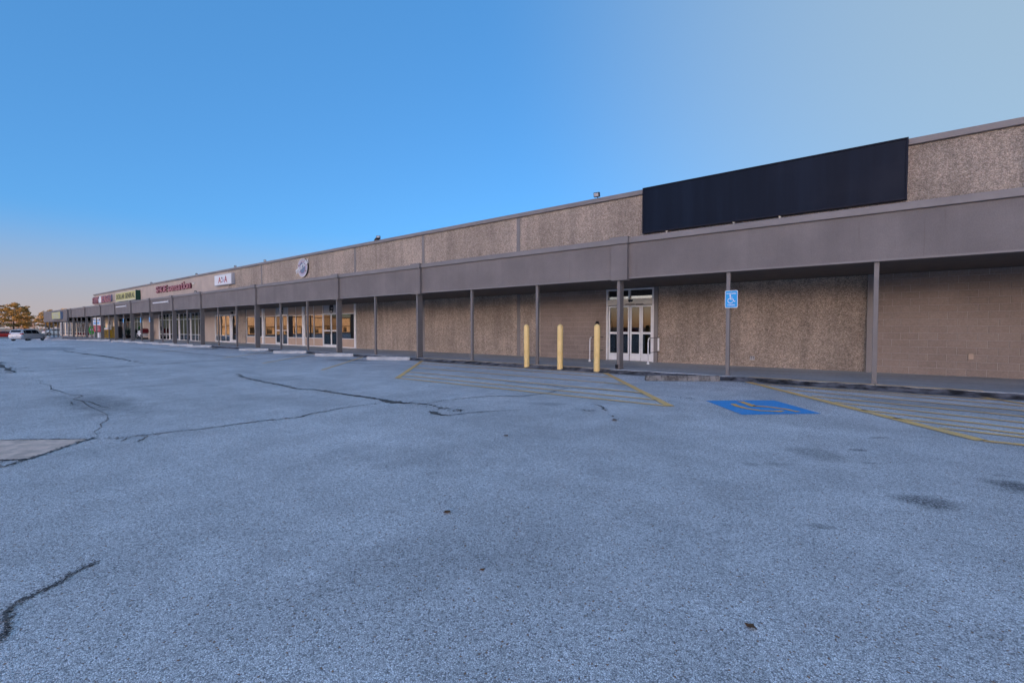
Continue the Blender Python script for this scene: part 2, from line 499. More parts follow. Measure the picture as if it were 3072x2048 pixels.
# ------------------------------------------------------------------ mesh helpers
class MB:
    def __init__(self):
        self.v, self.f = [], []

    def add(self, vs, fs):
        b = len(self.v)
        self.v += [tuple(p) for p in vs]
        self.f += [tuple(i + b for i in q) for q in fs]
        return self

    def box(self, x0, x1, y0, y1, z0, z1):
        x0, x1 = sorted((x0, x1)); y0, y1 = sorted((y0, y1)); z0, z1 = sorted((z0, z1))
        vs = [(x0, y0, z0), (x1, y0, z0), (x1, y1, z0), (x0, y1, z0), (x0, y0, z1), (x1, y0, z1), (x1, y1, z1), (x0, y1, z1)]
        return self.add(vs, [(0, 3, 2, 1), (4, 5, 6, 7), (0, 1, 5, 4), (1, 2, 6, 5), (2, 3, 7, 6), (3, 0, 4, 7)])

    def prism(self, poly, axis, a, b):
        """closed polygon (u, v) pushed from a to b; axis x: (y, z), y: (x, z), z: (x, y)"""
        n = len(poly)
        def P(u, v, w):
            return {'x': (w, u, v), 'y': (u, w, v), 'z': (u, v, w)}[axis]
        vs = [P(u, v, a) for u, v in poly] + [P(u, v, b) for u, v in poly]
        fs = [tuple(range(n)), tuple(range(2 * n - 1, n - 1, -1))]
        fs += [(i, (i + 1) % n, n + (i + 1) % n, n + i) for i in range(n)]
        return self.add(vs, fs)

    def tube(self, pts, rad, n=8, cap=True):
        pts = [Vector(p) for p in pts]
        rads = rad if isinstance(rad, (list, tuple)) else [rad] * len(pts)
        rings = []
        for i, p in enumerate(pts):
            if i == 0: d = pts[1] - p
            elif i == len(pts) - 1: d = p - pts[-2]
            else: d = (pts[i + 1] - p).normalized() + (p - pts[i - 1]).normalized()
            d.normalize()
            up = Vector((0, 0, 1)) if abs(d.z) < 0.9 else Vector((1, 0, 0))
            u = d.cross(up).normalized(); w = d.cross(u)
            rings.append([p + (u * math.cos(2 * math.pi * k / n) + w * math.sin(2 * math.pi * k / n)) * rads[i] for k in range(n)])
        vs = [q for r in rings for q in r]
        fs = []
        for i in range(len(rings) - 1):
            for k in range(n):
                fs.append((i * n + k, i * n + (k + 1) % n, (i + 1) * n + (k + 1) % n, (i + 1) * n + k))
        if cap:
            fs.append(tuple(range(n - 1, -1, -1)))
            fs.append(tuple((len(rings) - 1) * n + k for k in range(n)))
        return self.add(vs, fs)

    def lathe(self, prof, c=(0, 0, 0), n=20):
        vs, fs = [], []
        for (r, z) in prof:
            for k in range(n):
                a = 2 * math.pi * k / n
                vs.append((c[0] + r * math.cos(a), c[1] + r * math.sin(a), c[2] + z))
        for i in range(len(prof) - 1):
            for k in range(n):
                fs.append((i * n + k, i * n + (k + 1) % n, (i + 1) * n + (k + 1) % n, (i + 1) * n + k))
        fs.append(tuple(range(n - 1, -1, -1)))
        fs.append(tuple((len(prof) - 1) * n + k for k in range(n)))
        return self.add(vs, fs)

    def mesh(self, name, fix=True):
        me = bpy.data.meshes.new(name)
        me.from_pydata(self.v, [], self.f)
        if fix:
            bm = bmesh.new(); bm.from_mesh(me)
            bmesh.ops.recalc_face_normals(bm, faces=bm.faces)
            bm.to_mesh(me); bm.free()
        me.update()
        return me

    def build(self, name, mat, parent=None, bevel=0.0, smooth=False, fix=True, segs=2):
        return link(name, self.mesh(name, fix), mat, parent, bevel, smooth, segs)


def link(name, me, mat, parent=None, bevel=0.0, smooth=False, segs=2):
    o = bpy.data.objects.new(name, me)
    col.objects.link(o)
    if mat is not None and not me.materials:
        me.materials.append(mat)
    if parent is not None:
        o.parent = parent
    if smooth:
        for p in me.polygons: p.use_smooth = True
    if bevel:
        m = o.modifiers.new('bevel', 'BEVEL')
        m.width = bevel; m.segments = segs; m.limit_method = 'ANGLE'; m.angle_limit = R(40)
    return o


def box(name, mat, parent, x0, x1, y0, y1, z0, z1, bevel=0.0):
    return MB().box(x0, x1, y0, y1, z0, z1).build(name, mat, parent, bevel)


def empty(name, loc=(0, 0, 0), rz=0.0):
    o = bpy.data.objects.new(name, None)
    col.objects.link(o)
    o.location = loc
    o.rotation_euler = (0, 0, rz)
    o.empty_display_size = 0.3
    return o


def tag(o, label=None, cat=None, group=None, kind=None):
    if label: o['label'] = label
    if cat: o['category'] = cat
    if group: o['group'] = group
    if kind: o['kind'] = kind
    return o


def copy_tree(o, parent=None):
    c = o.copy(); col.objects.link(c); c.parent = parent
    for ch in list(o.children):
        copy_tree(ch, c)
    return c


def sstep(a, b, x):
    t = max(0.0, min(1.0, (x - a) / (b - a)))
    return t * t * (3 - 2 * t)


def ground_z(x, y):
    return -0.65 * sstep(62, 120, -x) * (0.25 + 0.75 * sstep(-13.7, -12.9, -y))


WY = 17.6      # shop wall
WZ = 0.115     # top of the walkway
CY = 14.0      # row of posts

# ------------------------------------------------------------------ ground
def grid_mesh(xs, ys, dz):
    m = MB()
    nx = len(xs)
    vs = [(x, y, ground_z(x, y) + dz) for y in ys for x in xs]
    fs = [(j * nx + i, j * nx + i + 1, (j + 1) * nx + i + 1, (j + 1) * nx + i) for j in range(len(ys) - 1) for i in range(nx - 1)]
    return m.add(vs, fs)

xs = [-3000, -1500, -800, -500, -350, -250, -200, -170, -150] + [-140 + 4 * i for i in range(26)] + [-30, 0, 40, 80, 200, 600, 1500]
ys = [-2500, -1200, -600, -300, -180, -120, -80, -40, 0, 6, 8, 9, 10, 10.5, 11, 11.5, 12, 12.5, 12.9, 13.1, 13.3, 13.5, 13.7, 14, 16, 20, 40, 80, 200, 600, 1500, 2500]
tag(grid_mesh(xs, ys, -0.03).build('ground', M['earth'], fix=False), kind='structure')
xs = [-133, -128, -124] + [-120 + 2 * i for i in range(31)] + [-55, -50, -40, -30, -20, -10, 0, 10, 20, 45]
ys = [-75, -40, -20, 0, 4, 8, 9, 10, 10.5, 11, 11.5, 12, 12.5, 12.9, 13.1, 13.3, 13.5, 13.7, 13.75]
lot = grid_mesh(xs, ys, 0.0).build('parking_lot', M['asphalt'], fix=False)
tag(lot, kind='structure')
# pale road past the end of the shops
mr = MB()
rz_ = lambda x, y: ground_z(x, y) - 0.012
mr.add([(-165, -200, rz_(-165, -200)), (-137, -200, rz_(-137, -200)), (-137, 200, -0.66), (-165, 200, -0.66)], [(0, 1, 2, 3)])
tag(mr.build('road', M['road'], fix=False), kind='structure')

# unseen ridge added behind the camera to keep the low sun off the lot
hm = MB(); vs = []; hx = [-88, -74, -66, -24, 5, 30, 55, 80, 100, 125, 155, 200]; hh = [0, 16, 35, 36, 37, 36, 37, 36, 37, 35, 20, 0]
hy = [-420, -380, -340, -312, -300, -285, -255, -225]; hf = [0, .45, .85, 1, 1, .8, .35, 0]
for j, y in enumerate(hy):
    for i, x in enumerate(hx):
        vs.append((x, y, -0.1 + hh[i] * hf[j] + (1.2 * mnoise.noise(Vector((x * .06, y * .06, 1))) if 0 < hf[j] * hh[i] else 0)))
hm.add(vs, [(j * 12 + i, j * 12 + i + 1, (j + 1) * 12 + i + 1, (j + 1) * 12 + i) for j in range(7) for i in range(11)])
tag(hm.build('sun_blocker_hill', M['earth'], fix=False), kind='structure')

def strip(pts, w, dz, jit=0.0, seg=0.16, wvar=0.0, taper=False):
    """ragged ribbon that lies on the ground along a line"""
    out = []
    for i in range(len(pts) - 1):
        a, b = Vector(pts[i]), Vector(pts[i + 1])
        n = max(1, int((b - a).length / seg))
        for k in range(n):
            out.append(a.lerp(b, k / n))
    out.append(Vector(pts[-1]))
    m = MB(); vs = []
    N = len(out)
    for i, p in enumerate(out):
        d = (out[min(i + 1, N - 1)] - out[max(i - 1, 0)])
        if d.length < 1e-6: d = Vector((1, 0))
        d.normalize(); nrm = Vector((-d.y, d.x))
        q = p + nrm * random.uniform(-jit, jit)
        hw = w * 0.5 * (1 + random.uniform(-wvar, wvar))
        if taper: hw *= min(1.0, 0.15 + 2.2 * min(i, N - 1 - i) / N)
        hl, hr = hw * random.uniform(1 - wvar * .5, 1 + wvar * .5), hw
        for s, h in ((1, hl), (-1, hr)):
            r = q + nrm * s * h
            vs.append((r.x, r.y, ground_z(r.x, r.y) + dz))
    fs = [(2 * i, 2 * i + 1, 2 * i + 3, 2 * i + 2) for i in range(N - 1)]
    return m.add(vs, fs)

def crumbs(m, pts, w, dz, per_m, rnd):
    for a, b in zip(pts[:-1], pts[1:]):
        a, b = Vector(a), Vector(b); L = (b - a).length
        if L < 1e-4: continue
        d = (b - a) / L; n = Vector((-d.y, d.x))
        for k in range(int(L * per_m) + 1):
            p = a + d * rnd.uniform(0, L) + n * rnd.gauss(0, w * .75)
            r = rnd.uniform(.15, .42) * w; q = rnd.uniform(0, 6.28); e = rnd.uniform(.4, 1.0)
            m.add([(p.x + r * math.cos(q + t) * (1 if i % 2 else e), p.y + r * math.sin(q + t) * (1 if i % 2 else e), ground_z(p.x, p.y) + dz) for i, t in enumerate((0, 1.3, 2.7, 4.0, 5.2))], [(0, 1, 2, 3, 4)])

CR = {"c1": [[-7.97, 1.34], [-7.73, 1.62], [-7.66, 1.88], [-7.59, 2.17], [-7.48, 2.54], [-7.44, 2.9], [-7.41, 3.25], [-7.21, 3.75], [-7.35, 4.02], [-7.38, 4.33], [-7.45, 4.73], [-7.37, 5.31], [-7.41, 5.55]], "c1b": [[-7.47, 1.56], [-7.68, 1.66]], "c1c": [[-7.28, 1.64], [-7.36, 1.73], [-7.64, 1.87]], "c2": [[-21.8, 1.57], [-21.78, 1.84], [-22.11, 3.02], [-22.21, 3.9], [-22.1, 4.82], [-22.19, 5.51], [-22.36, 6.44], [-22.85, 8.11], [-22.56, 9.61], [-22.77, 11.88]], "c3": [[-29.4, 2.13], [-26.85, 1.94], [-23.59, 1.88], [-21.81, 1.87]], "c4": [[-41.44, 5.68], [-36.83, 5.69], [-30.01, 5.81], [-26.23, 5.73], [-23.11, 5.61]], "c5": [[-44.37, 9.71], [-38.44, 9.78], [-30.79, 9.62], [-26.24, 9.62], [-22.7, 9.5]], "c6": [[-15.62, 6.15], [-14.73, 5.87], [-14.02, 5.76], [-12.85, 5.66], [-11.79, 5.6], [-11.54, 5.58], [-10.53, 5.48], [-10.22, 5.67], [-9.63, 5.65], [-8.83, 5.65], [-8.09, 5.69], [-7.6, 5.7], [-7.13, 5.69], [-6.84, 5.77], [-6.48, 5.86], [-6.21, 5.81], [-5.96, 5.71], [-5.51, 5.8]], "c7": [[-6.56, 5.85], [-6.63, 6.29], [-6.47, 6.87], [-6.27, 7.34], [-5.68, 7.79], [-5.58, 8.28], [-5.51, 8.54], [-5.59, 9.06], [-5.62, 9.61]], "c8": [[-7.96, 9.79], [-7.0, 9.53], [-6.37, 9.62], [-5.58, 9.56], [-4.87, 9.69], [-4.28, 9.82], [-3.69, 9.65], [-3.22, 9.68], [-2.62, 9.66]], "c9": [[-5.96, 5.41], [-5.59, 5.27], [-5.39, 5.36], [-5.29, 5.71], [-5.05, 6.11], [-4.71, 6.52]], "c10": [[-18.58, 1.93], [-17.94, 2.04], [-17.03, 1.93], [-16.25, 2.02], [-15.23, 1.89], [-14.61, 1.96], [-13.75, 1.98], [-13.25, 2.13], [-12.68, 1.9], [-12.21, 1.96], [-11.32, 1.9], [-10.76, 1.91], [-10.07, 1.91], [-9.8, 1.77]], "c10b": [[-10.07, 1.91], [-9.42, 1.8], [-9.09, 1.64], [-8.77, 1.6], [-8.48, 1.46], [-8.13, 1.45], [-7.97, 1.34]], "c10c": [[-12.52, 1.92], [-11.86, 2.03], [-11.15, 2.03], [-10.73, 2.09]], "c10d": [[-14.86, 1.76], [-14.53, 1.89]], "c10e": [[-12.41, 1.81], [-11.74, 1.75]], "c11": [[-3.12, 0.18], [-3.19, 0.22], [-3.27, 0.235], [-3.36, 0.235], [-3.43, 0.245], [-3.48, 0.265], [-3.53, 0.3], [-3.54, 0.35], [-3.57, 0.39], [-3.58, 0.43], [-3.6, 0.47], [-3.66, 0.5], [-3.67, 0.53], [-3.7, 0.58], [-3.74, 0.66]], "p1": [[-9.3, 0.2], [-8.81, 0.62], [-8.42, 0.97], [-7.97, 1.34]], "p2": [[-8.06, 1.43], [-7.95, 1.32], [-7.58, 0.98], [-7.27, 0.69], [-7.08, 0.49]], "p3": [[-7.9, 0.12], [-7.48, 0.52], [-7.28, 0.7]], "c12": [[-4.06, 7.85], [-3.76, 7.64], [-3.58, 7.35], [-3.46, 7.32]], "c12b": [[-3.92, 7.2], [-3.79, 7.07], [-3.66, 7.29]], "c13": [[-14.07, 2.37], [-13.98, 2.99], [-14.18, 3.94], [-14.19, 4.28], [-14.29, 5.06], [-14.14, 5.67]]}
CW = dict(c1=.03, c1b=.016, c1c=.022, c2=.07, c3=.12, c4=.10, c5=.07, c6=.05, c7=.028, c8=.03, c9=.022, c10=.016, c10b=.012,
          c10c=.018, c10d=.02, c10e=.018, c11=.014, p1=.022, p2=.032, p3=.03, c12=.03, c12b=.025, c13=.018)
rc = random.Random(21)
for k, pts in CR.items():
    far = abs(pts[0][0]) > 18
    w = CW[k] * (1.3 if far else 0.9)
    m = strip(pts, w, 0.006, jit=w * (0.5 if far else 0.8), seg=0.3 if far else (0.015 if k == 'c11' else 0.045), wvar=0.8, taper=k not in ('p1', 'p2', 'p3'))
    crumbs(m, pts, w * 1.7, 0.0055, 6 if far else (420 if k == 'c11' else 60), rc)
    m.build('crack', M['crack'], lot, fix=False)
# pale filler smeared in the widest crack
strip([(-9.4, 5.66), (-8.8, 5.67), (-8.1, 5.72), (-7.6, 5.66)], .10, 0.005, jit=.02, seg=.06, wvar=.6, taper=True).build('crack_filler', M['filler'], lot, fix=False)
strip([(-7.7, 5.66), (-7.3, 5.62), (-6.85, 5.72)], .22, 0.005, jit=.02, seg=.05, wvar=.5, taper=True).build('crack_filler', M['filler'], lot, fix=False)
strip([(-5.96, 5.41), (-5.6, 5.28), (-5.35, 5.33)], .14, 0.005, jit=.02, seg=.05, wvar=.5, taper=True).build('crack_filler', M['filler'], lot, fix=False)

def flat_poly(poly, dz, name, mat, parent):
    m = MB(); m.add([(x, y, ground_z(x, y) + dz) for x, y in poly], [tuple(range(len(poly)))])
    return m.build(name, mat, parent, fix=False)

flat_poly([(-9.2, 0.29), (-8.81, 0.64), (-7.99, 1.31), (-7.31, 0.71), (-7.49, 0.54), (-7.9, 0.14)][::-1], 0.004, 'concrete_patch', M['patch'], lot)
flat_poly([(-48.7, 4.4), (-43.5, 4.1), (-41.4, 6.1), (-44.5, 6.9), (-48.4, 6.6)], 0.004, 'dark_patch', M['darkpatch'], lot)

# painted lines: hatched aisles and stall lines
for a, b, w, mk in [((-15.42, 13.6), (-10.59, 8.37), .14, 'kerb_line'), ((-6.57, 13.55), (-2.77, 8.44), .15, 'kerb_line'),
                    ((-15.2, 13.20), (-6.3, 13.20), .08, 'worn_line')]:
    strip([a, b], w, 0.010, jit=.004, seg=.2, wvar=.05).build('aisle_border_line', M[mk], lot, fix=False)
for y, x0, x1 in [(12.35, -14.2, -5.75), (11.03, -12.95, -4.8), (9.82, -11.85, -3.85), (9.02, -11.1, -3.25), (8.44, -10.6, -2.85)]:
    strip([(x0, y), (x1, y)], .115, 0.010, jit=.006, seg=.2, wvar=.1).build('hatch_line', M['worn_line'], lot, fix=False)
for a, b, w in [((-2.43, 13.6), (1.27, 8.29), .18), ((1.27, 8.29), (4.2, 8.35), .12), ((-2.1, 13.18), (2.3, 13.18), .09),
                ((1.95, 13.66), (5.6, 8.4), .13)]:
    strip([a, b], w, 0.010, jit=.004, seg=.2, wvar=.05).build('aisle_border_line', M['kerb_line'], lot, fix=False)
for a, b in [((-1.95, 13.25), (2.43, 12.45)), ((-1.35, 12.39), (3.0, 11.6)), ((-0.8, 11.55), (3.5, 10.7)), ((-0.38, 10.85), (3.9, 9.75)),
             ((0.04, 10.12), (4.2, 9.05)), ((0.44, 9.52), (4.3, 8.5)), ((0.93, 8.98), (2.6, 8.75))]:
    strip([a, b], .115, 0.010, jit=.006, seg=.2, wvar=.1).build('hatch_line', M['worn_line'], lot, fix=False)
for a, b in [((-19.72, 13.5), (-14.73, 8.45)), ((-24.25, 13.5), (-19.5, 8.6)), ((-28.9, 13.5), (-24.6, 9.0)), ((-38.0, 13.4), (-33.6, 8.8)), ((-42.4, 13.4), (-38.1, 8.9))]:
    strip([a, b], .10, 0.010, jit=.006, seg=.25, wvar=.1).build('stall_line', M['worn_line'], lot, fix=False)
blue = flat_poly([(-2.43, 9.53), (-1.55, 8.35), (-0.5, 9.27), (-1.35, 10.41)], 0.006, 'accessible_square', M['blue_paint'], lot)
for pts, w in [([(-1.86, 9.81), (-1.62, 9.50), (-1.53, 9.32)], .14), ([(-1.56, 9.40), (-1.34, 9.46), (-1.02, 9.36), (-0.82, 9.20)], .10),
               ([(-1.90, 9.43), (-1.84, 9.27), (-1.62, 9.02), (-1.36, 8.94), (-1.12, 9.03), (-1.04, 9.16)], .105)]:
    strip(pts, w, 0.011, jit=.008, seg=.05, wvar=.25).build('wheelchair_symbol', M['orange_paint'], blue, fix=False)

# asphalt ramped up against the kerb, patchy and dark
tf = MB(); vs = []; rnd_ = random.Random(9); N_ = 420
for i in range(N_ + 1):
    x = -98.5 + 104.0 * i / N_
    a = 13.44 + .22 * mnoise.noise(Vector((x * .6, 2, 0))) + rnd_.uniform(-.03, .03)
    vs += [(x, a, ground_z(x, a) + .005), (x, 13.60, ground_z(x, 13.6) + .045 + rnd_.uniform(-.008, .008)), (x, 13.725, .104 + rnd_.uniform(-.012, .010))]
tf.add(vs, [(3 * i + k, 3 * i + 3 + k, 3 * i + 4 + k, 3 * i + 1 + k) for i in range(N_) for k in (0, 1)])
tf.build('tar_fillet', M['tar'], lot, fix=False)
# ------------------------------------------------------------------ walkway: slabs with open joints
walk = MB().box(-99, 45, 13.76, 17.7, -0.25, WZ - 0.03).build('walkway', M['filler'])
tag(walk, kind='structure')
for xa, xb in ((-15.5, -6.5), (-2.4, 2.1)):
    m_ = MB()
    for i in range(40):
        x0_, x1_ = xa + (xb - xa) * i / 40, xa + (xb - xa) * (i + 1) / 40
        m_.add([(x0_, 13.705, WZ + .004), (x1_, 13.705, WZ + .004), (x1_, 13.83 + random.uniform(-.008, .008), WZ + .004), (x0_, 13.83, WZ + .004)], [(0, 1, 2, 3)])
    m_.build('kerb_lip_line', M['worn_line'], walk, fix=False)
POST_X = [0.28 - 3.27 * i for i in range(-4, 30)]
je = sorted([x + 0.02 for x in POST_X] + [-99, 45])
for i in range(len(je) - 1):
    a, b = je[i] + 0.006, je[i + 1] - 0.006
    if b - a < 0.3: continue
    MB().box(a, b, 13.72, 17.75, -0.22, WZ).build('slab', M['walk'], walk, bevel=0.012)

# ------------------------------------------------------------------ the shopping centre building
bld = empty('shopping_center_building')
tag(bld, 'long tan single-storey shopping centre with stone-chip panels and a flat roof', 'building')
X_END, X_LOW, X_R = -99.2, -129.0, 42.0
# hidden shell: roof, back and ends
box('roof', M['roof'], bld, X_END + .3, X_R, WY + .35, 58, 6.2, 6.4)
box('roof', M['roof'], bld, X_LOW + .3, X_END, WY + .3, 40, 3.9, 4.05)
box('wall_panel', M['tan'], bld, X_END, X_R, 58, 58.3, -.7, 6.7)
box('wall_panel', M['tan'], bld, X_END, X_END + .3, WY + .36, 58, -.7, 6.7)
box('wall_panel', M['tan'], bld, X_R - .3, X_R, WY + .36, 58, -.7, 6.7)
box('wall_panel', M['tan'], bld, X_LOW, X_LOW + .3, WY + .31, 40, -.9, 4.1)
box('wall_panel', M['tan'], bld, X_LOW, X_END, 40, 40.3, -.9, 4.1)
# upper wall: stone-chip panels, then smooth tan panels
ZU0, ZU1 = 3.1, 6.72
edges = [X_R, 33.6, 26.95, 20.3, 13.6, 6.95, 0.24, -6.36, -13.08, -19.83, -26.46, -39.82, -46.55]
for a, b in zip(edges[1:], edges[:-1]):
    MB().box(a + .0, b - .0, WY, WY + .3, ZU0, ZU1).build('wall_panel', M['agg'], bld)
strips_x = [33.6, 26.95, 20.3, 13.6, 6.95, 0.24, -6.36, -13.08, -19.83, -26.46, -39.82]
for x in strips_x:
    box('joint_strip', M['trim'], bld, x - .10, x + .10, WY - .022, WY - .002, 4.2, ZU1 - .004)
sm = [-46.55, -49.9, -53.2, -56.6, -59.9, -63.2, -66.6, -69.9, -73.2, -78.3, -83.4, -88.6, -93.8, X_END]
for a, b in zip(sm[1:], sm[:-1]):
    MB().box(a + .015, b - .015, WY, WY + .3, ZU0, ZU1).build('wall_panel', M['tan'], bld)
    box('joint_strip', M['trim'], bld, a - .02, a + .02, WY + .01, WY + .2, ZU0, ZU1 - .01)
# metal cap on the wall
ce = [X_R, 30, 21, 12, 1.0, -6.86, -15, -24, -33, -42, -51, -60, -69, -78, -87, X_END - .05]
for a, b in zip(ce[1:], ce[:-1]):
    if a == -6.86: continue
    box('parapet_cap', M['trim'], bld, a + .003, b - .003, WY - .10, WY + .36, 6.725, 6.905, bevel=.012)
# lower walls under the canopy
def wall(x0, x1, mat, z1=3.1, z0=WZ, y=WY):
    return box('wall_panel', mat, bld, x0, x1, y, y + .3, z0, z1 - .003)
wall(5.5, X_R, M['mortar'])
wall(-6.28, 0.14, M['agg'])
wall(-12.97, -11.8, M['agg'])
wall(-19.74, -13.18, M['agg'])
wall(-26.39, -19.93, M['agg'])
wall(-44.9, -43.0, M['agg'])
wall(-49.8, -44.9, M['tan'], 3.1, 2.72)
wall(-53.3, -49.8, M['tan'])
wall(-72.9, -66.75, M['tan'])
wall(-84.8, -72.9, M['tan'], 3.1, 2.86)
wall(-87.8, -84.8, M['brick'])
wall(-92.2, -90.2, M['brick'])
wall(-96.5, -94.3, M['brick'])
wall(X_END, -98.3, M['brick'])
wall(-90.2, -87.8, M['tan'], 3.1, 2.5)
wall(-94.3, -92.2, M['tan'], 3.1, 2.5)
wall(-98.3, -96.5, M['tan'], 3.1, 2.5)
for x in (-13.08, -19.83):
    box('joint_strip', M['trim'], bld, x - .10, x + .10, WY + .012, WY + .25, WZ, 3.09)
box('steel_column', M['trim'], bld, 0.145, 0.335, WY - .16, WY + .25, WZ, 3.09, bevel=.006)
box('steel_column', M['trim'], bld, -6.44, -6.285, WY - .05, WY + .25, WZ, 3.09, bevel=.006)

def chamfer_block(w, h, d, c):
    m = MB()
    vs = [(0, 0, 0), (w, 0, 0), (w, 0, h), (0, 0, h), (c, -d, c), (w - c, -d, c), (w - c, -d, h - c), (c, -d, h - c)]
    vs = [(x, y + (0 if i < 4 else 0), z) for i, (x, y, z) in enumerate(vs)]
    return m.add(vs, [(4, 5, 6, 7), (0, 1, 5, 4), (1, 2, 6, 5), (2, 3, 7, 6), (3, 0, 4, 7), (3, 2, 1, 0)])

BM = [chamfer_block(.387, .187, .0095 + .0007 * k, .003).mesh('block') for k in range(3)]
HM = chamfer_block(.19, .187, .010, .003).mesh('block')
for me in BM + [HM]: me.materials.append(M['block'])
def block_wall(x0, x1, rows):
    back = box('block_wall', M['mortar'], bld, x0, x1, WY + .008, WY + .3, WZ, 3.097)
    for r in range(rows):
        z = WZ + .004 + r * .199
        x = x0 + .005 - (0.2 if r % 2 else 0.0)
        while x < x1 - .02:
            a, b = max(x, x0 + .004), min(x + .387, x1 - .004)
            if b - a > 0.05:
                me = random.choice(BM) if b - a > .37 else HM
                o = bpy.data.objects.new('block', me)
                col.objects.link(o); o.parent = back
                o.location = (a, WY + .0075, z)
                if b - a <= .37: o.scale = ((b - a) / .19, 1, 1)
            x += .400
block_wall(0.34, 5.5, 15)
block_wall(-11.8, -8.50, 15)
wall(-8.5, -6.445, M['tan'], 3.1, 3.06)

# interior: floor, back wall, ceiling seen dimly through the glass
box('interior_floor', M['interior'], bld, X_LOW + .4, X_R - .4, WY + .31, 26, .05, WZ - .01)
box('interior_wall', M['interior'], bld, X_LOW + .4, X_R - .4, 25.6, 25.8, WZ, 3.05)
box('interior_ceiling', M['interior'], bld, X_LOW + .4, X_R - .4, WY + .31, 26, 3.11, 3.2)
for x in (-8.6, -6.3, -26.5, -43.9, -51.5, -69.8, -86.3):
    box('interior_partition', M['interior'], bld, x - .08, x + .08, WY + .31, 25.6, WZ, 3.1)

def ring(x0, x1, z0, z1, t, y0, y1):
    return (MB().box(x0, x0 + t, y0, y1, z0, z1).box(x1 - t, x1, y0, y1, z0, z1)
            .box(x0 + t, x1 - t, y0, y1, z0, z0 + t).box(x0 + t, x1 - t, y0, y1, z1 - t, z1))

def pane(parent, x0, x1, z0, z1, y=WY + .05, mat=None):
    a, b = random.uniform(-.0022, .0022), random.uniform(-.0022, .0022)
    w, h = x1 - x0, z1 - z0
    m = MB()
    q = [(x0, y - a * w, z0), (x1, y + a * w, z0), (x1, y + a * w + b * h, z1), (x0, y - a * w + b * h, z1)]
    m.add(q + [(p[0], p[1] + .006, p[2]) for p in q], [(0, 1, 2, 3), (7, 6, 5, 4), (0, 4, 5, 1), (1, 5, 6, 2), (2, 6, 7, 3), (3, 7, 4, 0)])
    return m.build('pane', mat or M['glass'], parent)

def window(x0, x1, z0, z1, t=.05, hbars=(), vbars=(), frame=None):
    y0, y1 = WY + .002, WY + .11
    m = ring(x0, x1, z0, z1, t, y0, y1)
    zs = [z0 + t] + [z for z in hbars] + [z1 - t]
    for z in hbars: m.box(x0 + t, x1 - t, y0 + .004, y1 - .004, z - .022, z + .022)
    for v in vbars: m.box(v - .018, v + .018, y0 + .008, y1 - .008, z0 + t, z1 - t)
    f = m.build('window', frame or M['white'], bld)
    xs_ = [x0 + t] + list(vbars) + [x1 - t]
    for i in range(len(zs) - 1):
        for j in range(len(xs_) - 1):
            pane(f, xs_[j] + .001, xs_[j + 1] - .001, zs[i] + .001, zs[i + 1] - .001)
    return f

def infill(x0, x1, z0, z1, mat, name='infill_panel'):
    return box(name, mat, bld, x0 + .004, x1 - .004, WY + .035, WY + .12, z0, z1)

def door(x0, x1, z0, z1, t=.06, mid=1.27, kick=0.0, mat=None, handle=1):
    y0, y1 = WY + .004, WY + .06
    m = ring(x0, x1, z0, z1, t, y0, y1)
    if kick: m.box(x0 + t, x1 - t, y0 + .002, y1 - .002, z0 + t, z0 + kick)
    if mid: m.box(x0 + t, x1 - t, y0 + .002, y1 - .002, mid - .045, mid + .045)
    d = m.build('door', mat or M['white'], bld, bevel=.004)
    lo = z0 + max(t, kick)
    if mid:
        pane(d, x0 + t + .001, x1 - t - .001, lo + .001, mid - .046, WY + .03, M['door_glass'])
        pane(d, x0 + t + .001, x1 - t - .001, mid + .046, z1 - t - .001, WY + .03, M['door_glass'])
    else:
        pane(d, x0 + t + .001, x1 - t - .001, lo + .001, z1 - t - .001, WY + .03, M['door_glass'])
    if handle:
        hx = x1 - t * .5 if handle > 0 else x0 + t * .5
        MB().tube([(hx, y0 - .005, 1.05), (hx, y0 - .05, 1.08), (hx, y0 - .05, 1.32), (hx, y0 - .005, 1.35)], .012, 6).build('handle', M['darkmetal'], d)
    return d

# near entrance: frame, transom lights, header box and four door leaves
EX0, EX1 = -8.48, -6.45
fr = MB()
fr.box(EX0, EX0 + .07, WY - .03, WY + .13, WZ, 3.05).box(EX1 - .07, EX1, WY - .03, WY + .13, WZ, 3.05)
fr.box(EX0 + .07, EX1 - .07, WY - .03, WY + .13, 2.99, 3.05)
fr.build('entrance_frame', M['white'], bld, bevel=.005)
hd = MB().box(EX0 + .072, EX1 - .072, WY - .05, WY + .14, 2.39, 2.63)
hb = hd.build('door_header', M['cream'], bld, bevel=.008)
MB().box(-7.50, -7.30, WY - .072, WY - .052, 2.53, 2.60).box(-7.46, -7.40, WY - .076, WY - .072, 2.50, 2.58).box(-7.38, -7.33, WY - .076, WY - .072, 2.51, 2.57).build('motion_sensor', M['darkmetal'], hb)
MB().box(-7.62, -7.22, WY - .066, WY - .052, 2.40, 2.428).box(-7.19, -6.86, WY - .066, WY - .052, 2.40, 2.428).build('slot', M['black'], hb)
MB().box(-7.51, -7.45, WY - .02, WY + .12, 2.632, 2.988).build('transom_bar', M['white'], bld)
for a, b in ((EX0 + .075, -7.515), (-7.445, EX1 - .075)):
    pane(bld, a, b, 2.64, 2.985, WY + .06)
    box('pale_shelf', M['palepanel'], bld, a + .06, b - .02, WY + .12, WY + .2, 2.64, 2.74)
for i, (a, b) in enumerate([(-8.38, -7.94), (-7.90, -7.47), (-7.44, -6.99), (-6.97, -6.52)]):
    door(a, b, WZ + .012, 2.365, .062, 1.25, .30, M['white'], 0)
box('threshold', M['darkmetal'], bld, EX0 + .075, EX1 - .075, WY - .02, WY + .12, WZ, WZ + .011)
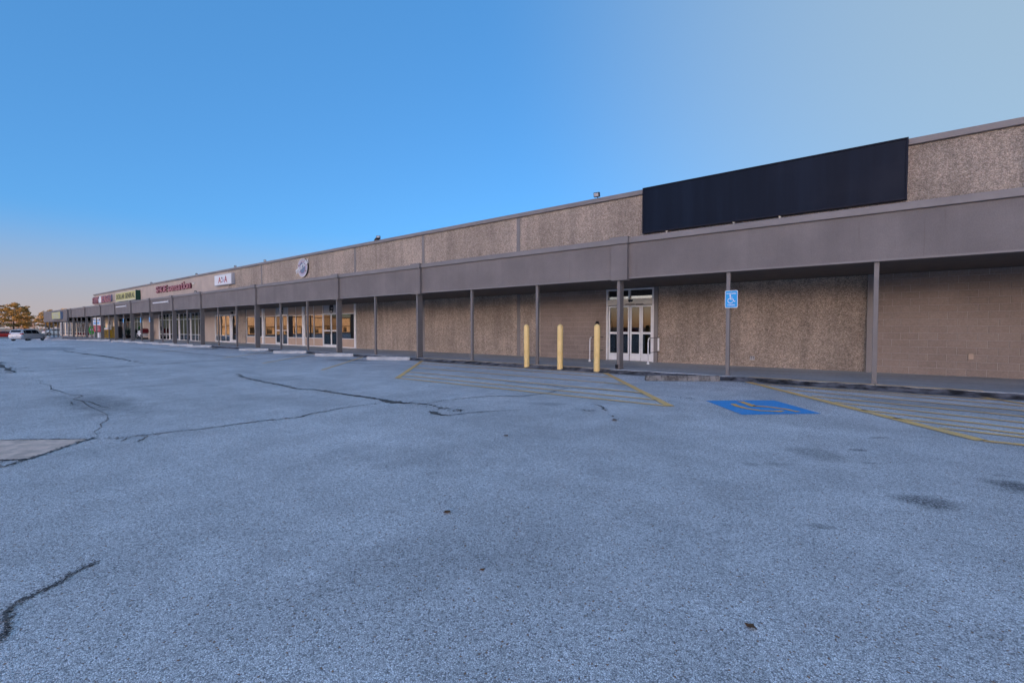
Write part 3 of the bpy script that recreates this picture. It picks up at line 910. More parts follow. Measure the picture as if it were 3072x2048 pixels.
MB().box(-7.05, -7.01, WY - .03, WY + .003, 1.30, 1.42).build('door_lock', M['boxgrey'], bld)

# fashion shop front with two doors
Z0, ZS, ZT, Z3 = WZ, .70, 2.45, 3.09
def bay(x0, x1, vb=(), pale=False, frame_t=.05):
    window(x0, x1, ZS, ZT, frame_t, vbars=vb)
    infill(x0, x1, WZ + .06, ZS - .002, M['tanpanel'])
    box('sill_rail', M['white'], bld, x0, x1, WY - .006, WY + .13, WZ, WZ + .058)
    infill(x0, x1, ZT + .002, Z3, M['tanpanel'])
    for v in list(vb) + [x0 + .012, x1 - .012]:
        box('mullion', M['white'], bld, v - .02, v + .02, WY + .012, WY + .034, ZT + .003, Z3 - .002)
        box('mullion', M['white'], bld, v - .02, v + .02, WY + .012, WY + .034, WZ + .06, ZS - .003)
bay(-42.92, -39.92, (-41.31,))
bay(-39.5, -37.56)
bay(-35.56, -33.30, (-34.33,))
bay(-33.0, -30.5, (-31.74,))
bay(-28.34, -26.62)
for x in (-39.72, -33.15):
    box('pier', M['white'], bld, x - .17, x + .145, WY - .03, WY + .14, WZ, Z3)
box('pier', M['white'], bld, -26.61, -26.40, WY - .04, WY + .14, WZ, Z3)
box('pier', M['trim'], bld, -42.995, -42.93, WY - .03, WY + .14, WZ, Z3)
def emblem(parent, cx, z, r, y):
    m = MB()
    m.add([(cx + r * .72 * math.cos(a * math.pi / 12), y, z + r * math.sin(a * math.pi / 12)) for a in range(24)] +
          [(cx + r * .72 * math.cos(a * math.pi / 12), y + .012, z + r * math.sin(a * math.pi / 12)) for a in range(24)],
          [tuple(range(24))] + [(i, (i + 1) % 24, 24 + (i + 1) % 24, 24 + i) for i in range(24)])
    e = m.build('emblem', M['black'], parent)
    MB().box(cx - r * .3, cx + r * .25, y - .006, y - .002, z - r * .72, z - r * .45).build('emblem_mark', M['cream'], e)
    MB().box(cx - r * .12, cx + r * .5, y - .006, y - .002, z - r * .05, z + r * .08).build('emblem_mark', M['boxgrey'], e)
for (a, b, leaves) in ((-37.5, -35.62, 1), (-30.44, -28.40, 2)):
    p = infill(a, b, ZT + .06, Z3, M['palepanel'], 'sign_panel')
    emblem(p, (a + b) / 2 + .02, 2.93 - .1, .36, WY + .02)
    f2 = ring(a - .055, b + .055, WZ, ZT + .056, .05, WY - .012, WY + .13).build('door_frame', M['white'], bld)
    if leaves == 2:
        mid = (a + b) / 2
        door(a + .002, mid - .004, WZ + .055, ZT, .06, 1.27, .14, handle=1)
        door(mid + .004, b - .002, WZ + .055, ZT, .06, 1.27, .14, handle=-1)
    else:
        door(a + .002, -36.50, WZ + .055, ZT, .06, 1.27, .14, handle=1)
        window(-36.48, b - .002, WZ + .055, ZT, .05, (1.27,))

# small shop next to it: window and glazed door
ring(-49.78, -44.92, WZ, 2.715, .07, WY - .02, WY + .13).build('storefront_frame', M['white'], bld)
window(-49.70, -46.40, WZ + .072, 2.64, .05, (.75,), (-48.6, -47.4))
box('pier', M['white'], bld, -46.38, -45.92, WY - .01, WY + .13, WZ + .072, 2.64)
door(-45.90, -44.995, WZ + .075, 2.64, .07, 0, .18, handle=1)
box('wall_lamp', M['darkmetal'], bld, -45.85, -45.55, WY - .12, WY - .001, 2.75, 2.95, bevel=.02)

# shoe shop front: tall windows up to the ceiling
for x in (-66.66, -63.0, -59.85, -56.36, -53.38):
    box('pier', M['white'], bld, x - .085, x + .085, WY - .03, WY + .14, WZ, 3.09)
def tall(x0, x1, vb):
    window(x0, x1, WZ, 3.085, .05, (.77, 2.40), vb)
tall(-66.57, -63.09, (-65.4, -64.25))
tall(-62.91, -61.4, (-62.1,))
door(-61.38, -59.94, WZ + .02, 2.42, .06, 0, .12, handle=1)
window(-61.38, -59.94, 2.44, 3.085, .05)
tall(-59.76, -56.45, (-58.5, -57.4))
tall(-56.27, -53.47, (-55.17, -54.2))

# discount store front
for x in (-84.72, -80.9, -77.0, -72.98):
    box('pier', M['cream'], bld, x - .08, x + .08, WY - .03, WY + .14, WZ, 2.855)
window(-84.63, -80.99, WZ, 2.85, .05, (2.3,), (-83.4, -82.2))
door(-80.81, -79.0, WZ + .02, 2.3, .06, 0, .12); window(-80.81, -79.0, 2.32, 2.85, .05)
door(-78.98, -77.09, WZ + .02, 2.3, .06, 0, .12, handle=-1); window(-78.98, -77.09, 2.32, 2.85, .05)
window(-76.91, -73.07, WZ, 2.85, .05, (2.3,), (-75.6, -74.3))
# brick bays at the far end
for x0, x1 in ((-90.2, -87.8), (-94.3, -92.2), (-98.3, -96.5)):
    window(x0 + .02, x1 - .02, .5, 2.49, .06, (), ((x0 + x1) / 2,))
    infill(x0, x1, WZ, .495, M['brick'])
# low end section behind the last canopy bay
lowx = [X_LOW, -126.5, -123.5, -120.5, -117.0, -113.0, -109, -105, -101.5, X_END]
box('wall_panel', M['tan'], bld, X_LOW, X_END, WY, WY + .3, 2.6, 4.05)
for i, x in enumerate(lowx):
    box('pier', M['brick'], bld, max(x - .35, X_LOW), min(x + .35, X_END - .003), WY, WY + .3, -.9, 2.597)
for a, b in zip(lowx[:-1], lowx[1:]):
    window(a + .352, b - .352, .15, 2.595, .06, (.75,), ((a + b) / 2,))
    infill(a + .352, b - .352, -.9, .147, M['tanpanel'])

# ------------------------------------------------------------------ canopy over the walkway
can = empty('walkway_canopy')
tag(can, 'grey canopy with deep stucco fascia on thin posts along the shop fronts', 'canopy')
FX_END = -94.2
PIL = [29.7, 19.9, 13.36, -6.2, -16.02, -22.57, -32.38, -42.1, -48.7, -55.2, -61.7, -68.2, -74.9, -83.5, -92.6]
FE = sorted([42.0] + PIL + [FX_END])
for a, b in zip(FE[:-1], FE[1:]):
    x0 = a + .28 if a in PIL else a
    x1 = b - .28 if b in PIL else b
    box('fascia_panel', M['stucco'], can, x0, x1, 13.87, 14.06, 3.03, 4.15)
    box('fascia_cap', M['trim'], can, x0 - .001, x1 + .001, 13.80, 14.10, 4.153, 4.33, bevel=.01)
    box('drip_edge', M['trim'], can, x0, x1, 13.858, 13.868, 3.03, 3.075)
for p in PIL:
    box('pilaster', M['stucco'], can, p - .279, p + .279, 13.75, 14.06, 2.985, 4.13, bevel=.008)
    box('pilaster_cap', M['trim'], can, p - .31, p + .31, 13.69, 14.11, 4.133, 4.36, bevel=.01)
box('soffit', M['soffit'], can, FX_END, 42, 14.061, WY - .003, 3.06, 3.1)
box('canopy_roof', M['roof'], can, FX_END, 42, 14.07, WY - .003, 4.12, 4.18)
# thin square posts and the deeper steel columns
THICK = {2, 5, 7, 10, 13, 15, 17, 19, 21, 23}
for i in range(-4, 24):
    x = 0.28 - 3.27 * i
    if i in THICK or i in (-4, ):
        o = MB().box(x - .05, x + .05, 13.86, 14.16, WZ, 3.06).build('column', M['post'], can, bevel=.006)
        MB().box(x - .075, x + .075, 13.84, 14.18, WZ, WZ + .015).build('base_plate', M['darkmetal'], o)
    else:
        o = MB().box(x - .05, x + .05, 13.95, 14.05, WZ, 3.06).build('post', M['post'], can, bevel=.008)
        MB().box(x - .08, x + .08, 13.92, 14.08, WZ, WZ + .012).build('base_plate', M['trim'], o)
box('junction_box', M['black'], can, -6.33, -6.255, 13.80, 13.858, WZ + .03, WZ + .15)
for x in (-77.9, -80.6, -83.9, -86.6, -89.4, -92.6, -95.6):
    o = MB().box(x - .05, x + .05, 13.95, 14.05 + (.15 if x in (-83.9, -92.6) else 0), WZ - .2, 3.06 if x > -94 else 2.55).build('post', M['post'], can, bevel=.008)
# last bay with the deeper fascia
WX0, WX1 = -114.6, -94.2
box('fascia_panel', M['stucco'], can, WX0, WX1 - .005, 13.62, 13.86, 2.5, 4.12)
box('fascia_cap', M['trim'], can, WX0 - .05, WX1, 13.56, 13.92, 4.123, 4.30, bevel=.01)
box('fascia_panel', M['stucco'], can, WX0, WX0 + .2, 13.87, WY, 2.5, 4.12)
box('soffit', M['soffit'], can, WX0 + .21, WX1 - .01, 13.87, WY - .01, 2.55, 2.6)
box('canopy_roof', M['roof'], can, WX0 + .21, WX1 - .01, 13.93, WY - .01, 4.0, 4.05)
for x in (-99.0, -102.8, -106.5, -110.4, -114.2):
    MB().box(x - .07, x + .07, 13.72, 13.86, ground_z(x, 13.7) - .05, 2.56).build('post', M['post'], can, bevel=.008)
# low kerb round the end bay
kb = MB(); n = 20
for i in range(n):
    xa, xb = -99 - 32 * i / n, -99 - 32 * (i + 1) / n
    za, zb = ground_z(xa, 13.7), ground_z(xb, 13.7)
    kb.add([(xa, 13.7, za + .10), (xb, 13.7, zb + .10), (xb, 17.6, zb + .12), (xa, 17.6, za + .12), (xa, 13.7, za - .2), (xb, 13.7, zb - .2)],
           [(0, 3, 2, 1), (0, 1, 5, 4)])
tag(kb.build('end_walkway', M['walk'], fix=False), kind='structure')

# ------------------------------------------------------------------ lettering helper
def text_mesh(s, size, ext, bold=0.0):
    cu = bpy.data.curves.new('t', 'FONT')
    cu.body = s; cu.size = size; cu.extrude = ext; cu.offset = bold
    cu.resolution_u = 3
    o = bpy.data.objects.new('t', cu); col.objects.link(o)
    dg = bpy.context.evaluated_depsgraph_get()
    me = bpy.data.meshes.new_from_object(o.evaluated_get(dg))
    bpy.data.objects.remove(o, do_unlink=True)
    return me

def letters(parent, s, width, height, x0, y, z0, mat, ext=.02, name='letter', bold=.01, back=None):
    """a line of single letters on a wall that faces -Y, fitted to width x height"""
    mes = []
    for ch in s:
        if ch == ' ':
            mes.append(None); continue
        me = text_mesh(ch, 1.0, ext, bold)
        xs_ = [v.co.x for v in me.vertices]; ys_ = [v.co.y for v in me.vertices]
        mes.append((me, min(xs_), max(xs_), min(ys_), max(ys_)))
    gap = .07
    tot = sum((m[2] - m[1] + gap) if m else .3 for m in mes) - gap
    sx = width / tot
    top = max(m[4] for m in mes if m)
    sz = height / top
    x = x0
    for m in mes:
        if m is None:
            x += .3 * sx; continue
        me, a, b, c, d = m
        for v in me.vertices:
            u, w, t = v.co
            v.co = ((u - a) * sx, -t, w * sz)
        me.update()
        o = link(name, me, mat, parent)
        o.location = (x, y, z0)
        if back:
            m2 = me.copy(); m2.materials.clear(); m2.materials.append(back)
            for v in m2.vertices:
                v.co.y = v.co.y * 2.2
            k = link('letter_return', m2, back, o)
            k.location = (0, ext * 3.35, 0); k.scale = (1.03, 1, 1.03)
        x += (b - a + gap) * sx

# blank black sign on the near wall
s = empty('blank_sign', (-2.94, WY - .18, 5.18))
tag(s, 'long blank black sign panel high on the stone-chip wall', 'sign')
MB().box(-3.92, 3.92, .004, .17, 0.0, 1.73).build('sign_box', M['blacksign'], s, bevel=.02)
ring(-3.94, 3.94, -.02, 1.745, .045, -.03, .168).build('sign_rim', plain('dark_blue_rim', (0.014, 0.018, 0.032), .5, spec=.12), s, bevel=.008)
for x in (-3.0, -.65, .75):
    MB().box(x - .03, x + .03, .02, .12, -.075, -.022).build('bracket', M['cream'], s)

# shoe shop letters
s = empty('shoe_shop_sign', (-61.35, WY, 5.62))
tag(s, 'pink and dark red channel letters reading SHOE SENSATION on the tan wall', 'sign')
letters(s, 'SHOE', 3.9, .74, -5.65, -.16, 0, M['signpink'], .02, back=M['signred'])
letters(s, 'sensation', 6.9, .78, -1.25, -.16, 0, M['signpink'], .02, back=M['signred'])
MB().box(6.0, 6.35, -.08, 0, .35, .55).build('junction_box', M['cream'], s)

# white cabinet sign with red letters
s = empty('cabinet_sign', (-46.95, WY - .02, 5.43))
tag(s, 'white cabinet sign with two red letter As between shoe shop and round logo', 'sign')
MB().box(-1.93, 1.93, -.30, 0, 0, 1.0).build('cabinet', M['boxgrey'], s, bevel=.015)
fc = MB().box(-1.87, 1.87, -.312, -.302, .06, .94).build('face', M['signwhite'], s)
letters(fc, 'A', .62, .55, -.95, -.322, .22, M['posterred'], .006)
letters(fc, 'A', .62, .58, .42, -.322, .22, M['posterred'], .006)
MB().box(-.24, -.08, -.322, -.314, .58, .74).box(-.24, -.08, -.322, -.314, .24, .36).build('mark', M['darkmetal'], fc)
MB().box(-.04, .34, -.322, -.314, .26, .52).box(-.02, .16, -.322, -.314, .53, .68).build('mark', M['lavender'], fc)
MB().tube([(.9, -.15, -.01), (.9, -.15, -.16)], .03, 6).build('conduit', M['cream'], s)

# round logo sign with script lettering
s = empty('round_logo_sign', (-32.93, WY - .02, 5.93))
tag(s, 'round slate-blue logo sign with pale ring and script lettering across', 'sign')
def disc(r0, r1, y0, y1, name, mat, parent, n=40):
    m = MB()
    vs, fs = [], []
    for y in (y0, y1):
        for r in (r0, r1):
            vs += [(r * math.cos(2 * math.pi * k / n), y, r * math.sin(2 * math.pi * k / n)) for k in range(n)]
    for k in range(n):
        j = (k + 1) % n
        fs += [(k, j, n + j, n + k), (2 * n + k, 3 * n + k, 3 * n + j, 2 * n + j), (n + k, n + j, 3 * n + j, 3 * n + k)]
    return m.add(vs, fs).build(name, mat, parent)
disc(.001, .69, -.10, 0, 'backing', M['darkmetal'], s)
disc(.44, .695, -.118, -.102, 'ring', M['lavender'], s)
disc(.001, .42, -.116, -.102, 'center_disc', M['logoblue'], s)
disc(.655, .70, -.126, -.120, 'outer_rim', M['cream'], s)
disc(.425, .455, -.126, -.119, 'inner_rim', M['signpink'], s)
for k, a in enumerate((20, 35, 160, 178, 200, 330)):
    a = R(a)
    MB().box(-.05, .05, -.126, -.120, -.05, .05).build('ring_mark', M['signred'], s).location = (.56 * math.cos(a), 0, .56 * math.sin(a))
for k in range(15):
    a = R(40 + k * 7.2) if k < 11 else R(215 + (k - 11) * 30)
    MB().box(-.022, .022, -.126, -.120, -.06, .06).build('ring_mark', M['boxgrey'], s).location = (.56 * math.cos(a), 0, .56 * math.sin(a))
sg = empty('script', (-.80, -.15, -.34)); sg.parent = s
bpy.data.objects.remove(sg, do_unlink=True)
scr = []
before = set(bpy.data.objects)
letters(s, 'maurices', 1.75, .42, -.84, -.14, -.06, M['signwhite'], .012, bold=.012)
for o in set(bpy.data.objects) - before:
    p = o.location.copy()
    o.location = (p.x, p.y, p.z + p.x * .42)
    o.rotation_euler = (0, -R(22), 0)

# yellow discount store cabinet
s = empty('discount_store_sign', (-78.5, WY - .02, 5.10))
tag(s, 'long pale yellow cabinet sign reading DOLLAR GENERAL with dark sides', 'sign')
MB().box(-4.8, 4.8, -.50, 0, 0, 1.24).build('cabinet', M['darkgreen'], s, bevel=.015)
fc = MB().box(-4.74, 4.74, -.512, -.502, .05, 1.19).build('face', M['signyellow'], s)
ring(-4.8, 4.8, 0, 1.24, .06, -.53, -.514).build('rim', M['cream'], s)
letters(fc, 'DOLLAR GENERAL', 8.7, .62, -4.35, -.522, .36, M['darkmetal'], .006)
MB().box(-4.3, 4.3, -.522, -.514, .14, .2).build('underline', M['cream'], fc)

# far red letters with white emblem
s = empty('red_letter_sign', (-92.5, WY, 5.33))
tag(s, 'red channel-letter sign with white emblem at the far end of the wall', 'sign')
letters(s, 'FARM', 3.6, .98, -5.7, -.35, 0, M['signpink'], .03, back=M['signred'])
letters(s, 'BUREAU', 5.6, .98, 0.1, -.35, 0, M['signpink'], .03, back=M['logoblue'])
MB().prism([(-1.75, 0), (-.35, 0), (-.2, .5), (-.5, 1.05), (-1.3, 1.05), (-1.85, .5)], 'y', -.36, -.05).build('emblem', M['signwhite'], s, bevel=.03)

# yellow notice on the last fascia
s = empty('yellow_fascia_sign', (-100.6, 13.6, 2.86))
tag(s, 'square yellow-green sign board on the deep far fascia', 'sign')
MB().box(-3.6, 3.6, -.28, 0, 0, 1.12).build('cabinet', M['logoblue'], s, bevel=.02)
fc = MB().box(-3.5, 3.4, -.30, -.282, .05, 1.07).build('face', M['signyellow'], s)
for k, (z, a, b) in enumerate(((.82, -2.6, 2.4), (.62, -2.9, 1.6), (.40, -1.4, 2.9), (.2, -2.2, 2.2))):
    MB().box(a, b, -.308, -.302, z, z + .09).build('stripe', M['palepanel'], fc)

# thin pale strips on the fascia
for x, ln, lab in ((-51.9, 4.4, 'thin pale strip on the fascia below the shoe shop letters'), (-65.4, 4.2, 'thin pale strip on the fascia below the yellow cabinet sign')):
    s = empty('fascia_strip', (x, 13.86, 3.80)); tag(s, lab, 'strip', 'pale strips on the fascia')
    MB().box(-ln / 2, ln / 2, -.05, 0, 0, .10).build('bar', M['signwhite'], s, bevel=.01)
    MB().box(ln / 2, ln / 2 + .12, -.09, 0, -.06, .18).build('end_box', M['boxgrey'], s)

# ------------------------------------------------------------------ accessible parking signs on the posts
def rrect(w, h, r, n=5):
    pts = []
    for cx, cz, a0 in ((w / 2 - r, h / 2 - r, 0), (-w / 2 + r, h / 2 - r, 90), (-w / 2 + r, -h / 2 + r, 180), (w / 2 - r, -h / 2 + r, 270)):
        for k in range(n + 1):
            a = R(a0 + 90 * k / n); pts.append((cx + r * math.cos(a), cz + r * math.sin(a)))
    return pts

def parking_sign():
    s = empty('accessible_parking_sign')
    MB().prism(rrect(.335, .49, .035), 'y', -.004, 0).build('plate', M['signwhite'], s)
    f = MB().prism(rrect(.305, .46, .03), 'y', -.0065, -.0045).build('face', M['signblue'], s)
    letters(f, 'HANDICAPPED', .25, .042, -.125, -.008, .135, M['signwhite'], .0006, bold=.012)
    letters(f, 'PARKING', .19, .042, -.095, -.008, -.185, M['signwhite'], .0006, bold=.012)
    w = MB()
    def seg(pts, t):
        for (ax, az), (bx, bz) in zip(pts[:-1], pts[1:]):
            d = Vector((bx - ax, bz - az)).normalized() * t * .5; nx, nz = -d.y, d.x
            ax2, az2, bx2, bz2 = ax - d.x * .6, az - d.y * .6, bx + d.x * .6, bz + d.y * .6
            w.add([(ax2 + nx, -.0085, az2 + nz), (ax2 - nx, -.0085, az2 - nz), (bx2 - nx, -.0085, bz2 - nz), (bx2 + nx, -.0085, bz2 + nz)], [(0, 1, 2, 3)])
    seg([(-.028, .085), (-.028, -.005), (.045, -.005), (.072, -.07), (.10, -.062)], .018)
    seg([(-.028, .045), (.03, .045)], .014)
    seg([(-.022 + .068 * math.cos(R(a)), -.042 + .068 * math.sin(R(a))) for a in range(110, 345, 15)], .016)
    seg([(-.028 + .014 * math.cos(R(a)), .103 + .014 * math.sin(R(a))) for a in range(0, 361, 45)], .016)
    w.build('wheelchair_symbol', M['signwhite'], f)
    MB().tube([(0, -.012, .21), (0, 0, .21)], .006, 8).build('bolt', M['boxgrey'], s)
    return s
ps = parking_sign()
for k, (x, y, z, lab) in enumerate([(-2.90, 13.938, 2.265, 'blue handicapped parking sign on the post right of the entrance'),
                                    (-55.3, 13.85, 2.28, 'blue parking sign on the column left of the shoe shop windows'),
                                    (-58.6, 13.938, 2.26, 'blue parking sign on the thin post nearest the red ride'),
                                    (-65.1, 13.938, 2.28, 'blue parking sign on the thin post before the discount store doors')]):
    o = ps if k == 0 else copy_tree(ps)
    o.location = (x, y, z)
    tag(o, lab, 'sign', 'accessible parking signs')

# ------------------------------------------------------------------ bollards
def bollard():
    s = empty('bollard')
    MB().lathe([(.100, 0), (.101, .02), (.100, 1.47), (.097, 1.50), (.078, 1.545), (.04, 1.578), (.004, 1.59)], n=24).build('sleeve', M['bollard'], s, smooth=True)
    MB().lathe([(.112, -.01), (.112, .012), (.101, .02)], n=20).build('collar', M['filler'], s)
    return s
b0 = bollard()
for k, (x, lab) in enumerate([(-9.71, 'yellow steel bollard farthest left from the entrance doors'), (-8.29, 'yellow steel bollard in the middle of the row of three'),
                              (-6.88, 'yellow steel bollard closest to the entrance doors')]):
    o = b0 if k == 0 else copy_tree(b0)
    o.location = (x, 13.58, 0.0); o.rotation_euler = (R((.5, -.4, .3)[k]), R((-.3, .4, .2)[k]), k * 1.1)
    tag(o, lab, 'bollard', 'bollards in front of the entrance')

# ------------------------------------------------------------------ guide rails at the entrance
for x, lab, panel in ((-8.62, 'white guide rail left of the entrance doors behind bollard', 0), (-6.22, 'white guide rail right of the entrance doors', 1)):
    s = empty('guide_rail', (x, 16.4, WZ)); tag(s, lab, 'rail', 'guide rails beside the doors')
    MB().tube([(0, 0, 0), (0, 0, .80), (0, .02, .89), (0, .07, .95), (0, .14, .97)], .025, 10).build('rail_post', M['white'], s, smooth=True)
    MB().lathe([(.055, 0), (.05, .03), (.03, .11)], n=14).build('post_foot', M['white'], s)
    MB().tube([(0, .14, .97), (0, 1.19, .97)], .012, 8).build('top_bar', M['darkmetal'], s)
    MB().tube([(0, .02, .42), (0, 1.19, .42)], .010, 8).build('lower_bar', M['darkmetal'], s)
    if panel:
        MB().box(-.03, .03, 1.05, 1.12, .45, .95).build('rail_plate', M['white'], s, bevel=.01)

# ------------------------------------------------------------------ wheel stops
def stop(mat):
    s = empty('wheel_stop')
    prof = [(-.09, 0), (.09, 0), (.085, .06), (.06, .15), (-.06, .15), (-.085, .06)]
    body = MB().prism(prof, 'x', -1.0, 1.0).build('concrete_bar', mat, s, bevel=.014)
    return s
st_w, st_d = stop(M['stop']), stop(M['stopdirty'])
STOPS = [(-3.88, 12.77, 36, 'old dark-stained concrete wheel stop in front of the entrance'),
         (-17.0, 12.98, 33, 'white wheel stop nearest the left hatched aisle'),
         (-21.4, 12.98, 33, 'second white wheel stop left of the hatched aisle'),
         (-26.0, 13.0, 33, 'third white wheel stop left of the hatched aisle'),
         (-30.85, 13.1, 33, 'fourth white wheel stop left of the hatched aisle, before the pale shop panels'),
         (-40.1, 13.1, 33, 'white wheel stop just left of the brown debris by the kerb'),
         (-44.0, 13.1, 33, 'white wheel stop in front of the small shop with white door frame'),
         (-48.4, 13.1, 33, 'white wheel stop in front of the tan wall beside the shoe shop'),
         (-52.8, 13.1, 33, 'white wheel stop before the right end of the shoe shop windows'),
         (-57.6, 13.1, 33, 'white wheel stop before the left half of the shoe shop windows'),
         (-62.4, 13.1, 33, 'white wheel stop before the red and white ride'),
         (-69.6, 13.0, 33, 'far white wheel stop before the discount store doors'),
         (-74.4, 13.0, 33, 'far white wheel stop before the yellow cabinet'),
         (-79.2, 13.0, 33, 'farthest white wheel stop before the green signs')]
first = True
for k, (x, y, a, lab) in enumerate(STOPS):
    o = st_d if k == 0 else (st_w if k == 1 else copy_tree(st_w))
    o.location = (x, y, ground_z(x, y)); o.rotation_euler = (0, 0, R(a) + random.uniform(-.03, .03))
    tag(o, lab, 'wheel stop', 'wheel stops along the kerb')

# ------------------------------------------------------------------ small fittings on the near wall
s = empty('wall_outlet', (-2.96, WY - .002, .35)); tag(s, 'small grey double outlet box low on the stone-chip wall', 'outlet')
MB().box(-.07, .07, -.05, 0, 0, .13).build('box', M['boxgrey'], s, bevel=.006)
for x in (-.03, .03):
    for z in (.035, .085): MB().box(x - .018, x + .018, -.054, -.051, z, z + .03).build('socket', M['darkmetal'], s)
s = empty('outlet_cover', (2.42, WY - .018, .60)); tag(s, 'small tan cover plate on the block wall at the right', 'cover plate')
MB().prism(rrect(.10, .15, .02), 'y', -.03, 0).build('plate', M['tanpanel'], s).location = (0, 0, .07)
s = empty('ash_bin', (-8.78, 17.35, WZ)); tag(s, 'slim black bin standing against the block wall behind a bollard', 'bin')
MB().lathe([(.10, 0), (.11, .03), (.035, .08), (.03, 1.38), (.07, 1.42), (.075, 1.58), (.05, 1.62)], n=14).build('bin_body', M['black'], s, smooth=False)

# ------------------------------------------------------------------ floodlights on the parapet
def flood():
    s = empty('floodlight')
    MB().box(-.15, .15, -.22, -.02, .12, .36).build('housing', M['darkmetal'], s, bevel=.02)
    MB().box(-.12, .12, -.232, -.222, .15, .33).build('lens', M['palepanel'], s)
    MB().tube([(0, 0, 0), (0, 0, .08), (0, -.06, .14)], .025, 8).build('stem', M['darkmetal'], s)
    return s
f0 = flood()
for k, (x, z, rz, tilt, lab) in enumerate([(-8.95, 6.9, 25, 12, 'dark floodlight on the parapet beside the black sign'),
                                  (-24.1, 6.9, 60, -25, 'upper head of the twin floodlight on the parapet in mid wall'),
                                  (-24.5, 6.9, 115, 40, 'lower head of the twin floodlight on the parapet in mid wall'),
                                  (-39.4, 6.9, 80, 10, 'small floodlight on the parapet above the fashion shop'),
                                  (-45.2, 6.9, 80, 10, 'small floodlight on the parapet above the white cabinet sign'),
                                  (-54.6, 6.9, 80, 25, 'small floodlight on the parapet right of the shoe shop letters'),
                                  (-69.5, 6.9, 80, 25, 'small floodlight on the parapet left of the shoe shop letters'),
                                  (-44.0, 4.36, 70, 30, 'dark floodlight lying on the canopy by the white cabinet sign')]):
    o = f0 if k == 0 else copy_tree(f0)
    o.scale = (.62,) * 3 if k > 2 else (.8,) * 3
    o.location = (x, WY + .1 if k < 7 else 14.2, z); o.rotation_euler = (R(tilt), 0, R(rz) - R(20))
    tag(o, lab, 'floodlight', 'floodlights above the shops')

# ------------------------------------------------------------------ goods outside the discount store
def W_(x, y=16.6): return (x, y, WZ)
def kerb_sign(name, loc, lab):
    s = empty(name, loc); tag(s, lab, 'sign', 'green oval signs outside the discount store')
    pts = [(.30 * math.cos(2 * math.pi * k / 20), .62 * math.sin(2 * math.pi * k / 20) + 1.02) for k in range(20)]
    f = MB().prism(pts, 'x', -.03, .03).build('oval_panel', M['green'], s, bevel=.01)
    MB().box(.032, .036, -.15, .15, 1.0, 1.25).build('white_mark', M['signwhite'], f)
    for y in (-.2, .2):
        MB().tube([(-.1, y, 0), (0, y * .7, .5)], .02, 6).build('leg', M['boxgrey'], s)
        MB().tube([(.12, y, 0), (0, y * .7, .5)], .02, 6).build('leg', M['boxgrey'], s)
kerb_sign('green_oval_sign', (-85.9, 14.9, WZ), 'bright green oval sign left of the red and white board')
kerb_sign('green_oval_sign', (-79.3, 14.9, WZ), 'bright green oval sign right of the red and white board')
s = empty('hanging_board', (-80.9, 14.6, WZ)); tag(s, 'white-over-red board on posts outside the far shops', 'sign')
MB().box(-2.1, 2.1, -.05, .05, 1.72, 2.75).build('white_board', M['signwhite'], s, bevel=.01)
MB().box(-1.9, 1.9, -.05, .05, .85, 1.66).build('red_board', M['posterred'], s, bevel=.01)
MB().box(-1.5, 1.7, -.058, -.052, 2.3, 2.42).box(-1.7, 1.5, -.058, -.052, 1.9, 2.1).build('blue_stripe', M['signblue'], s)
MB().box(-1.9, -1.2, -.058, -.052, 2.42, 2.55).box(1.3, 1.95, -.058, -.052, 2.3, 2.55).build('red_stripe', M['signred'], s)
MB().box(-1.4, 1.2, -.058, -.052, 1.38, 1.46).box(-1.0, 1.5, -.058, -.052, 1.1, 1.2).build('pale_stripe', M['palepanel'], s)
for x in (-1.95, 1.95): MB().tube([(x, .08, 0), (x, .08, 2.8)], .035, 8).build('board_post', M['boxgrey'], s)
s = empty('green_bin', W_(-83.4, 15.2)); tag(s, 'dark green upright bin below the red board', 'bin')
MB().box(-.45, .45, -.4, .4, .05, 1.05).build('bin_body', M['darkgreen'], s, bevel=.05)
MB().box(-.48, .48, -.43, .43, 1.06, 1.2).build('lid', M['black'], s, bevel=.04)
MB().box(-.25, .25, -.412, -.402, .45, .6).build('label_plate', M['palepanel'], s)
s = empty('white_cooler', W_(-81.8, 15.2)); tag(s, 'white chest between the dark green bin and a green oval sign', 'chest')
MB().box(-.55, .55, -.35, .35, .04, .72).build('chest_body', M['signwhite'], s, bevel=.03)
MB().box(-.56, .56, -.36, .36, .73, .80).build('chest_lid', M['boxgrey'], s, bevel=.02)
s = empty('yellow_cabinet', W_(-77.6, 15.2)); tag(s, 'yellow gas cylinder cabinet with white top outside the discount store', 'cabinet')
MB().box(-1.1, 1.1, -.4, .4, .06, 1.15).build('cabinet_body', M['yellowbox'], s, bevel=.02)
MB().box(-1.15, 1.15, -.45, .45, 1.16, 1.36).build('cabinet_top', M['signwhite'], s, bevel=.02)
for k in range(8): MB().tube([(-1.0 + k * .285, -.42, .1), (-1.0 + k * .285, -.42, 1.1)], .015, 5).build('cage_bar', M['darkmetal'], s)
MB().box(-.6, .1, -.1, .2, 1.37, 1.75).build('box_on_top', M['cream'], s, bevel=.01)
s = empty('dark_cabinet', W_(-75.4, 15.5)); tag(s, 'dark wire cylinder cage beside the yellow cabinet', 'cage')
MB().box(-.8, .8, -.35, .35, .06, 1.55).build('cage_body', M['black'], s, bevel=.02)
for k in range(6): MB().tube([(-.7 + k * .28, -.38, .1), (-.7 + k * .28, -.38, 1.5)], .018, 5).build('cage_bar', M['yellowbox'], s)
s = empty('planter_bush', W_(-76.6, 16.9)); tag(s, 'dark leafy potted bush by the discount store window', 'plant')
MB().lathe([(.22, 0), (.30, .4), (.32, .42)], n=14).build('pot', M['darkmetal'], s)
m = MB(); rr = random.Random(3)
